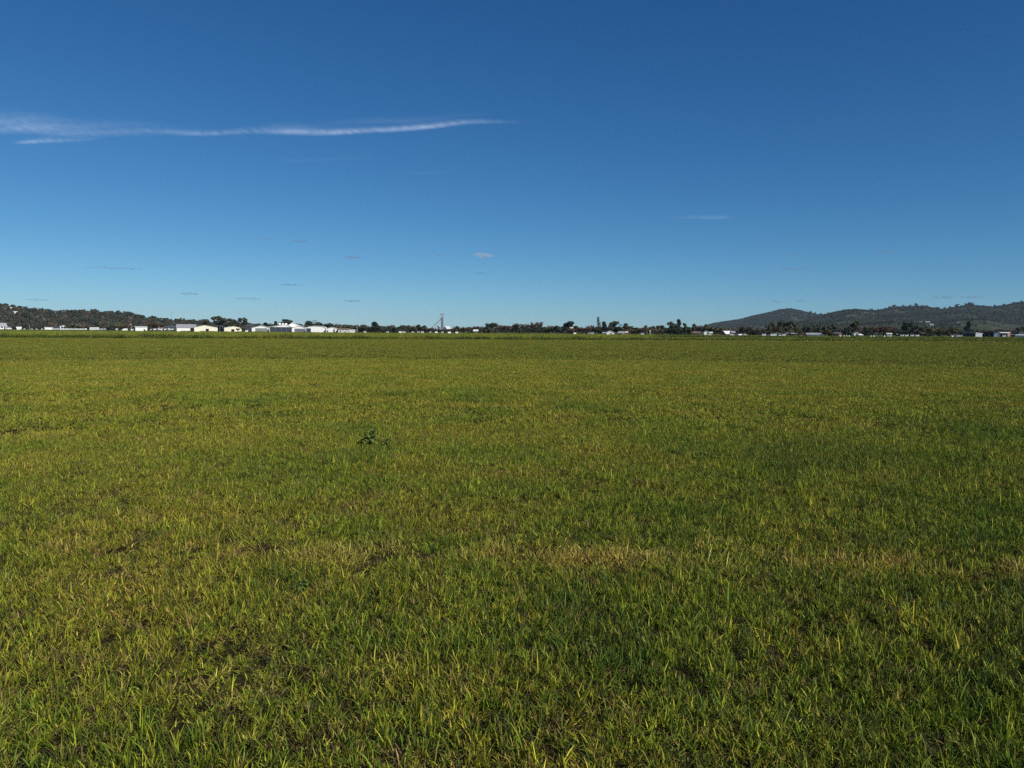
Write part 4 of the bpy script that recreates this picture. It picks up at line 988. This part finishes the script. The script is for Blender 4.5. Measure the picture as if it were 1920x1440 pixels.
variants(('v', 'mixed'), 3, n=900, size=9.5, h0=.15, hsd=.05, w0=.05, mix='olive', lean=.4, clump=.2, seg=2)

def pick(v, rng):
    v += rng.gauss(0, .20)
    return 'lush' if v < -.38 else 'green' if v < .02 else 'mixed' if v < .55 else 'dry'

P, Rr, S, I = [], [], [], []
rng = random.Random(77)
def band(zone, r0, r1, step, jit, fade):
    y = max(.4, r0 * .6)
    while y < r1:
        half = y * .82 + 2.5; x = -half
        while x < half:
            px_, py_ = x + rng.uniform(-jit, jit), y + rng.uniform(-jit, jit)
            r = math.hypot(px_, py_) + rng.uniform(-fade, fade)
            x += step
            if not (r0 <= r < r1) or py_ < .3: continue
            by = bank_y(px_)
            if zone == 'v': mx = 'green' if py_ > by + 1 else 'mixed'; hf = rng.uniform(.8, 1.2)
            else:
                if py_ > by + 1 and zone != 'f': continue
                v, hf = style(px_, py_)
                if py_ > by + 1: v = -.2
                mx = pick(v, rng)
                # open gaps in the worn line and in the driest spots
                if zone == 'n':
                    dt = abs(py_ - lerp_table(TRACK, px_))
                    gap = fbm(px_, py_, .55, 51)
                    if dt < .15 and gap > .02 and px_ > -3.0 and rng.random() < .8: continue
            P.append((px_, py_, 0)); Rr.append((0, 0, rng.uniform(0, 6.283)))
            s = rng.uniform(.9, 1.12); S.append((s, s, s * hf)); I.append(rng.choice(LOOK[(zone, mx)]))
            if zone == 'n':
                P.append((px_ + rng.uniform(-.1, .1), py_ + rng.uniform(-.1, .1), 0)); Rr.append((0, 0, rng.uniform(0, 6.283))); S.append((1, 1, rng.uniform(.7, 1.2))); I.append(rng.choice(LOOK[('t', 'thatch')]))
        y += step
band('n', .8, 13.5, .225, .09, 1.0)
band('m', 10.5, 45, .56, .22, 1.5)
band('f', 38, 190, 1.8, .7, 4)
band('v', 170, 560, 6.0, 2.5, 10)
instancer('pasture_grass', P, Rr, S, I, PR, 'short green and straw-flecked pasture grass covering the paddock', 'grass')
print('grass instances', len(P))

# long weedy grass along the strip between the paddocks
VP = []
for i in range(4): VP.append(patch('verge_patch', 420, 1.6, .46, .14, .026, 'mixed', .35, 4000 + i, M['verge'], .10, 3, .05))
for i in range(3): VP.append(patch('verge_patch', 420, 1.6, .40, .14, .028, 'lush', .35, 4100 + i, M['verge'], .12, 3, .05))
P, Rr, S, I = [], [], [], []
for i in range(1500):
    x = rng.uniform(-150, 190); c = fbm(x, 0, 14, 71) ; by = bank_y(x)
    wide = 3.0 if x < -45 else 1.1
    y = by + rng.gauss(0, wide) + c*2.5
    s = rng.uniform(.5, 1.15) * (1.15 if x < -40 and rng.random() < .35 else .85) * (1 + .5*fbm(x, y, 3, 81))
    dark = y < by - .9
    P.append((x, y, 0)); Rr.append((0, 0, rng.uniform(0, 6.28))); S.append((1.1, 1.1, max(.3, s)))
    I.append(rng.randint(4, 6) if dark or fbm(x, y, 4, 91) > .22 else rng.randint(0, 3))
for i in range(520):                                          # second, darker line further out
    px = rng.uniform(1232, 2050); q = gx(px, 262 + rng.gauss(0, 1.6))
    P.append(tuple(q)); Rr.append((0, 0, rng.uniform(0, 6.28))); s = rng.uniform(.7, 1.3); S.append((1.4, 1.2, s)); I.append(rng.randint(4, 6))
for i in range(1500):                                         # rough edge of the far paddock
    px = rng.uniform(-120, 2040); D = edge(px) - 6 + abs(rng.gauss(0, 9)); q = gx(px, D)
    if fbm(q.x, q.y, 12, 33) < -.12: continue
    s = rng.uniform(.5, 1.3) * (1 + .8*max(0, fbm(q.x, q.y, 20, 35))); P.append(tuple(q)); Rr.append((0, 0, rng.uniform(0, 6.28))); S.append((2.2, 2.2, s*.62)); I.append(rng.randint(0, 6))
instancer('verge_grass', P, Rr, S, I, VP, 'strip of taller weedy grass dividing the near paddock from the far one', 'grass')

# dead straw tufts and litter on the worn line
TP = [patch('tuft_patch', 110, .16, .070, .02, .0045, 'straw', .45, 5000 + i, M['grass'], .03, 3, .25) for i in range(4)]
TL = [patch('litter_patch', 110, .34, .06, .02, .0045, 'straw', 1.3, 5100 + i, M['grass'], .05, 3, .9) for i in range(3)]
P, Rr, S, I = [], [], [], []
for i in range(620):
    x = rng.uniform(-3.4, 4.6); y = lerp_table(TRACK, x) + rng.gauss(0, .12) + .05*fbm(x, 0, .5, 67)
    if fbm(x, y, .40, 61) < .09 or fbm(x, 0, 1.2, 65) < -.2: continue
    P.append((x, y, .002)); Rr.append((0, 0, rng.uniform(0, 6.28))); s = rng.uniform(.6, 1.1); S.append((s, s, s)); I.append(rng.choice((0, 1, 2, 3, 4, 5, 6)))
for i in range(220):
    y = rng.uniform(2.2, 13); x = rng.uniform(-.75, .75) * y
    if fbm(x, y, .8, 63) < .05 + .25*(x > 0): continue
    P.append((x, y, .002)); Rr.append((0, 0, rng.uniform(0, 6.28))); s = rng.uniform(.6, 1.1); S.append((s, s, s)); I.append(rng.choice((4, 5, 6, 4, 5, 0)))
instancer('straw_litter', P, Rr, S, I, TP + TL, 'dead straw-coloured tufts and litter along the worn line in the grass', 'straw')

# the broad-leaved weed standing above the grass
leafm = mat('weed_leaf', (.105, .150, .030), .55, .2, 0, .3, 30)
def weed(px, py, hgt, leaves, label, seed):
    rg = random.Random(seed)
    p = gx(px, CAM_H*F/(py - yh(px))); root = empty('weed_plant', p, 0, label, 'weed')
    top = Vector((hgt*.28, 0, hgt)); mid = Vector((hgt*.08, .01, hgt*.5))
    b = MB(); b.tube((0, 0, -.01), mid, .007, .006, 6); b.tube(mid, top, .006, .004, 6); b.build('stem', leafm, root)
    for i in range(leaves):
        t = i / leaves; s = (Vector((0, 0, .01)).lerp(mid, t*2) if t < .5 else mid.lerp(top, t*2 - 1))
        az = i*2.4 + rg.uniform(-.3, .3); L = hgt * (.75 - .40*t) * rg.uniform(.8, 1.15); up = .35 + .6*t
        d = Vector((math.cos(az), math.sin(az), 0)); w = Vector((-math.sin(az), math.cos(az), 0))
        b = MB(); n = 6; vs_ = []
        for j in range(n + 1):
            u = j/n; c = s + d*L*u + Vector((0, 0, L*(up*u - .75*u*u)))
            ww = L*.30*math.sin(math.pi*min(1, u*.93 + .06))**.7*(1 + .25*(-1)**j)
            vs_ += [c - w*ww + Vector((0, 0, ww*.35)), c, c + w*ww + Vector((0, 0, ww*.35))]
        b.add(vs_, [(3*j+a, 3*j+a+1, 3*j+a+4, 3*j+a+3) for j in range(n) for a in (0, 1)])
        b.build('leaf', leafm, root)
    return root
weed(690, 840, .25, 24, 'dark green broad-leaved weed standing taller than the grass around it', 3)
weed(722, 841, .15, 18, 'low spreading weed beside the taller broad-leaved one', 8)

for i, (px, py, hh) in enumerate(((1320, 860, .13), (795, 832, .12), (1525, 880, .12), (1785, 806, .14), (1270, 856, .11), (480, 757, .14), (1110, 1235, .07), (560, 1115, .07))):
    weed(px, py, hh, 12, 'low green rosette weed half sunk in the short grass', 20 + i)['group'] = 'low rosette weeds'

# ------------------------------------------------------------------ clouds
def cirrus_mat(name, dens, fx, fy):
    m = bpy.data.materials.new(name); m.use_nodes = True
    n, l = m.node_tree.nodes, m.node_tree.links; out = n['Material Output']; n.remove(n['Principled BSDF'])
    uv = n.new('ShaderNodeUVMap'); sp = n.new('ShaderNodeSeparateXYZ'); l.new(uv.outputs[0], sp.inputs[0])
    at = n.new('ShaderNodeAttribute'); at.attribute_name = 'thick'
    g = n.new('ShaderNodeNewGeometry')
    def nz(sx, sy, det, dist=0, off=0):
        mp = n.new('ShaderNodeMapping'); mp.inputs['Scale'].default_value = (sx, sy, 1); mp.inputs['Location'].default_value = (off, off, 0)
        l.new(uv.outputs[0], mp.inputs[0]); t = n.new('ShaderNodeTexNoise')
        t.inputs['Scale'].default_value, t.inputs['Detail'].default_value, t.inputs['Distortion'].default_value = 1, det, dist
        l.new(mp.outputs[0], t.inputs['Vector']); return t.outputs[0]
    def mth(op, a, b):
        q = n.new('ShaderNodeMath'); q.operation = op; q.use_clamp = False
        for i, v in ((0, a), (1, b)):
            if isinstance(v, (int, float)): q.inputs[i].default_value = v
            else: l.new(v, q.inputs[i])
        return q.outputs[0]
    def rng_(f, a, b):
        r = n.new('ShaderNodeMapRange'); r.interpolation_type = 'SMOOTHSTEP'; r.inputs[1].default_value, r.inputs[2].default_value = a, b; l.new(f, r.inputs[0]); return r.outputs[0]
    a = mth('MULTIPLY', rng_(nz(fx*.9, fy*.8, 5, .15), .18, .78), rng_(nz(fx*9, fy*2.4, 8, .2, 7), .20, .80))
    a = mth('ADD', mth('MULTIPLY', a, 1.0), mth('MULTIPLY', rng_(nz(fx*.5, fy*.5, 4, .3, 3), .3, .8), .35))
    a = mth('MULTIPLY', a, at.outputs['Fac']); a = mth('MULTIPLY', a, dens)
    tl = n.new('ShaderNodeBsdfTranslucent'); tl.inputs[0].default_value = (.72, .82, .95, 1)  # blue of the air in between put into the cloud colour
    df = n.new('ShaderNodeBsdfDiffuse'); df.inputs[0].default_value = (.72, .82, .95, 1)
    ad = n.new('ShaderNodeMixShader'); ad.inputs[0].default_value = .5; l.new(tl.outputs[0], ad.inputs[1]); l.new(df.outputs[0], ad.inputs[2])
    tp = n.new('ShaderNodeBsdfTransparent'); mx = n.new('ShaderNodeMixShader')
    l.new(a, mx.inputs[0]); l.new(tp.outputs[0], mx.inputs[1]); l.new(tl.outputs[0], mx.inputs[2]); l.new(mx.outputs[0], out.inputs[0])
    return m

ALT = 7500.0
def cirrus(label, line, dens, fx=11, fy=1.5, layers=3, thick=25):
    """A veil of ice cloud: stacked soft sheets high up, following a centre line (px, row, half height in rows, strength)."""
    n = 60; K = 12
    def pt(px, py, alt):
        d = ray(px, py); return Vector((0, 0, CAM_H)) + d * ((alt - CAM_H) / d.z)
    p0, p1 = line[0][0], line[-1][0]
    root_pos = pt((p0 + p1)/2, lerp_table([(a[0], a[1]) for a in line], (p0 + p1)/2), ALT)
    b = MB(); th, uvs = [], []
    for L in range(layers):
        off = len(b.v)
        for i in range(n + 1):
            px = p0 + (p1 - p0)*i/n
            py = lerp_table([(a[0], a[1]) for a in line], px); hw = lerp_table([(a[0], a[2]) for a in line], px); st = lerp_table([(a[0], a[3]) for a in line], px)
            ctr, e0, e1 = pt(px, py, ALT), pt(px, py - hw, ALT), pt(px, py + hw, ALT)
            for j in range(K + 1):
                v = j/K; q = (e0.lerp(ctr, v*2) if v < .5 else ctr.lerp(e1, v*2 - 1)) - root_pos
                q.z += (L - (layers-1)/2)*thick + 25*math.sin(px*.03)
                q.y += L*12
                b.v.append(tuple(q)); th.append(st * ((v/.66)**2.2 if v < .66 else max(0, 1 - ((v - .66)/.34)**1.6))); uvs.append((px/900 + L*.003, (py + (2*v - 1)*hw + .02*px)/16 + L*.05))
        b.f += [(off+i*(K+1)+j, off+(i+1)*(K+1)+j, off+(i+1)*(K+1)+j+1, off+i*(K+1)+j+1) for i in range(n) for j in range(K)]
    o = b.build('cirrus_cloud', cirrus_mat('ice_cloud', dens, fx, fy), smooth=True)
    a = o.data.attributes.new('thick', 'FLOAT', 'POINT'); a.data.foreach_set('value', th)
    u = o.data.uv_layers.new(name='UVMap')
    vi = np.zeros(len(o.data.loops), np.int32); o.data.loops.foreach_get('vertex_index', vi)
    u.data.foreach_set('uv', np.array(uvs, np.float32)[vi].ravel())
    o.location = root_pos
    return tag(o, label, 'cloud')
cirrus('long thin white streak of cirrus tapering to a point', [(270, 247, 6, 0), (345, 246, 8, .55), (420, 246, 8, .6), (480, 243, 10, .40), (520, 239, 14, .60), (545, 238, 15, .75), (600, 243, 11, .9), (640, 245, 9, 1.0), (720, 241, 9, .95), (800, 233, 9, .85), (870, 228, 8, .7), (930, 227, 5.5, .35), (990, 225, 4, 0)], .27, 9, 1.3)
cirrus('broad soft veil of cirrus fanning out before the thin streak', [(-260, 190, 30, .6), (-60, 205, 36, .8), (0, 222, 32, .9), (80, 228, 28, .95), (150, 234, 24, .75), (250, 238, 20, .55), (330, 240, 14, .35), (400, 241, 10, 0)], .15, 7, 2.0)
cirrus('small low wisp of cirrus under the broad veil', [(20, 268, 3, 0), (50, 265, 7, .8), (90, 261, 8, 1.0), (140, 259, 7, .6), (190, 257, 5, 0)], .20)
cirrus('faint haze of cirrus above the long streak', [(560, 232, 8, 0), (650, 228, 10, .6), (760, 222, 10, .6), (850, 216, 9, .4), (930, 210, 7, 0)], .06)
cirrus('barely visible cirrus wisp below the long streak', [(510, 299, 4, 0), (560, 298, 5, .8), (640, 296, 5, .5), (720, 294, 5, 0)], .035)
cirrus('faint short cirrus wisp near the middle of the sky', [(740, 323, 4, 0), (790, 322, 4, .8), (860, 320, 4, 0)], .03)
cirrus('lone faint cirrus wisp above the bumpy hill range', [(1240, 407, 4, 0), (1300, 406, 6, .7), (1350, 406, 6, .8), (1385, 405, 4, 0)], .05)

def cumulus(px, py, w, h, label, group, dens, colr, alt=1150.0, seed=0):
    rg = random.Random(seed + px)
    d = ray(px, py); t = (alt - CAM_H) / d.z; c = Vector((0, 0, CAM_H)) + d*t; m = t / F
    bm = bmesh.new(); W2, H2 = w*m/2, h*m/2
    n = max(4, int(w / 6))
    for i in range(n):
        u = -1 + 2*(i + .5)/n + rg.uniform(-.1, .1); k = math.sqrt(max(.12, 1 - u*u))
        r = Vector((W2/n*rg.uniform(1.2, 2.2), W2/n*rg.uniform(1.2, 2.4), H2*k*rg.uniform(.6, 1.1)))
        mt = Matrix.Translation((u*W2*.9, rg.uniform(-.2, .2)*W2, H2*rg.uniform(-.25, .25))) @ Matrix.Diagonal((*r, 1))
        q = bmesh.ops.create_icosphere(bm, subdivisions=3, radius=1.0, matrix=mt)
        for v in q['verts']: v.co += Vector((noise.noise(v.co / (W2*.25)), 0, noise.noise(v.co / (H2*.9) + Vector((9, 9, 9))))) * H2 * .35
    me = bpy.data.meshes.new('cloud'); bm.to_mesh(me); bm.free()
    mm = bpy.data.materials.new('cloud_vapour'); mm.use_nodes = True
    nn, ll = mm.node_tree.nodes, mm.node_tree.links; nn.remove(nn['Principled BSDF'])
    v = nn.new('ShaderNodeVolumePrincipled'); v.inputs['Color'].default_value = (*colr, 1); v.inputs['Density'].default_value = 1.5*dens / (W2*.5)
    ll.new(v.outputs[0], nn['Material Output'].inputs['Volume']); me.materials.append(mm)
    o = bpy.data.objects.new('small_cloud', me); col.objects.link(o); o.location = c
    o.rotation_euler.z = -math.atan2(c.x, c.y)
    return tag(o, label, 'cloud', group)
GC = (.36, .52, .72)  # grey of the shaded small clouds, put into the vapour colour
for i, (px, py, w, h, dn) in enumerate(((545, 534, 38, 4, .5), (660, 482, 28, 4, .5), (500, 449, 30, 4, .35), (563, 452, 28, 4, .4), (825, 478, 16, 3, .3), (900, 512, 24, 3, .3), (463, 560, 48, 5, .4), (660, 564, 26, 4, .5), (355, 551, 30, 6, .3), (1490, 478, 22, 3, .3), (1657, 471, 30, 5, .5), (1457, 565, 18, 3, .4), (1502, 564, 18, 3, .4), (70, 562, 40, 5, .3))):
    cumulus(px, py, w, h, 'tiny grey flat cloud low over the plain', 'tiny grey clouds', dn, GC, 1150, i)
cumulus(215, 503, 105, 5, 'longest thin grey cloud bar low above the wooded ridge', None, .6, GC, 1150, 40)
cumulus(1490, 504, 56, 5, 'thin sagging grey cloud bar above the bumpy hill range', None, .55, GC, 1150, 41)
cumulus(905, 479, 36, 11, 'small puffy pale cloud above the middle of the plain', None, .5, (.86, .86, .88), 1250, 42)
for px, w in ((1768, 36), (1822, 46)): cumulus(px, 557, w, 8, 'faint grey puff of cloud just above the hill crest', 'puffs above the hill crest', .35, GC, 900, 43)

# ------------------------------------------------------------------ haze over the plain
hz = MB().box(-9500, 9500, -9500, 9500, -1.5, 215)
hm = bpy.data.materials.new('thin_haze'); hm.use_nodes = True
hn, hl = hm.node_tree.nodes, hm.node_tree.links; hn.remove(hn['Principled BSDF'])
v = hn.new('ShaderNodeVolumePrincipled'); v.inputs['Color'].default_value = (.55, .74, .95, 1); v.inputs['Density'].default_value = 0.000031
v.inputs['Anisotropy'].default_value = 0.0
hl.new(v.outputs[0], hn['Material Output'].inputs['Volume'])
tag(hz.build('haze', hm), 'thin pale haze over the whole plain', 'haze', None, 'stuff')
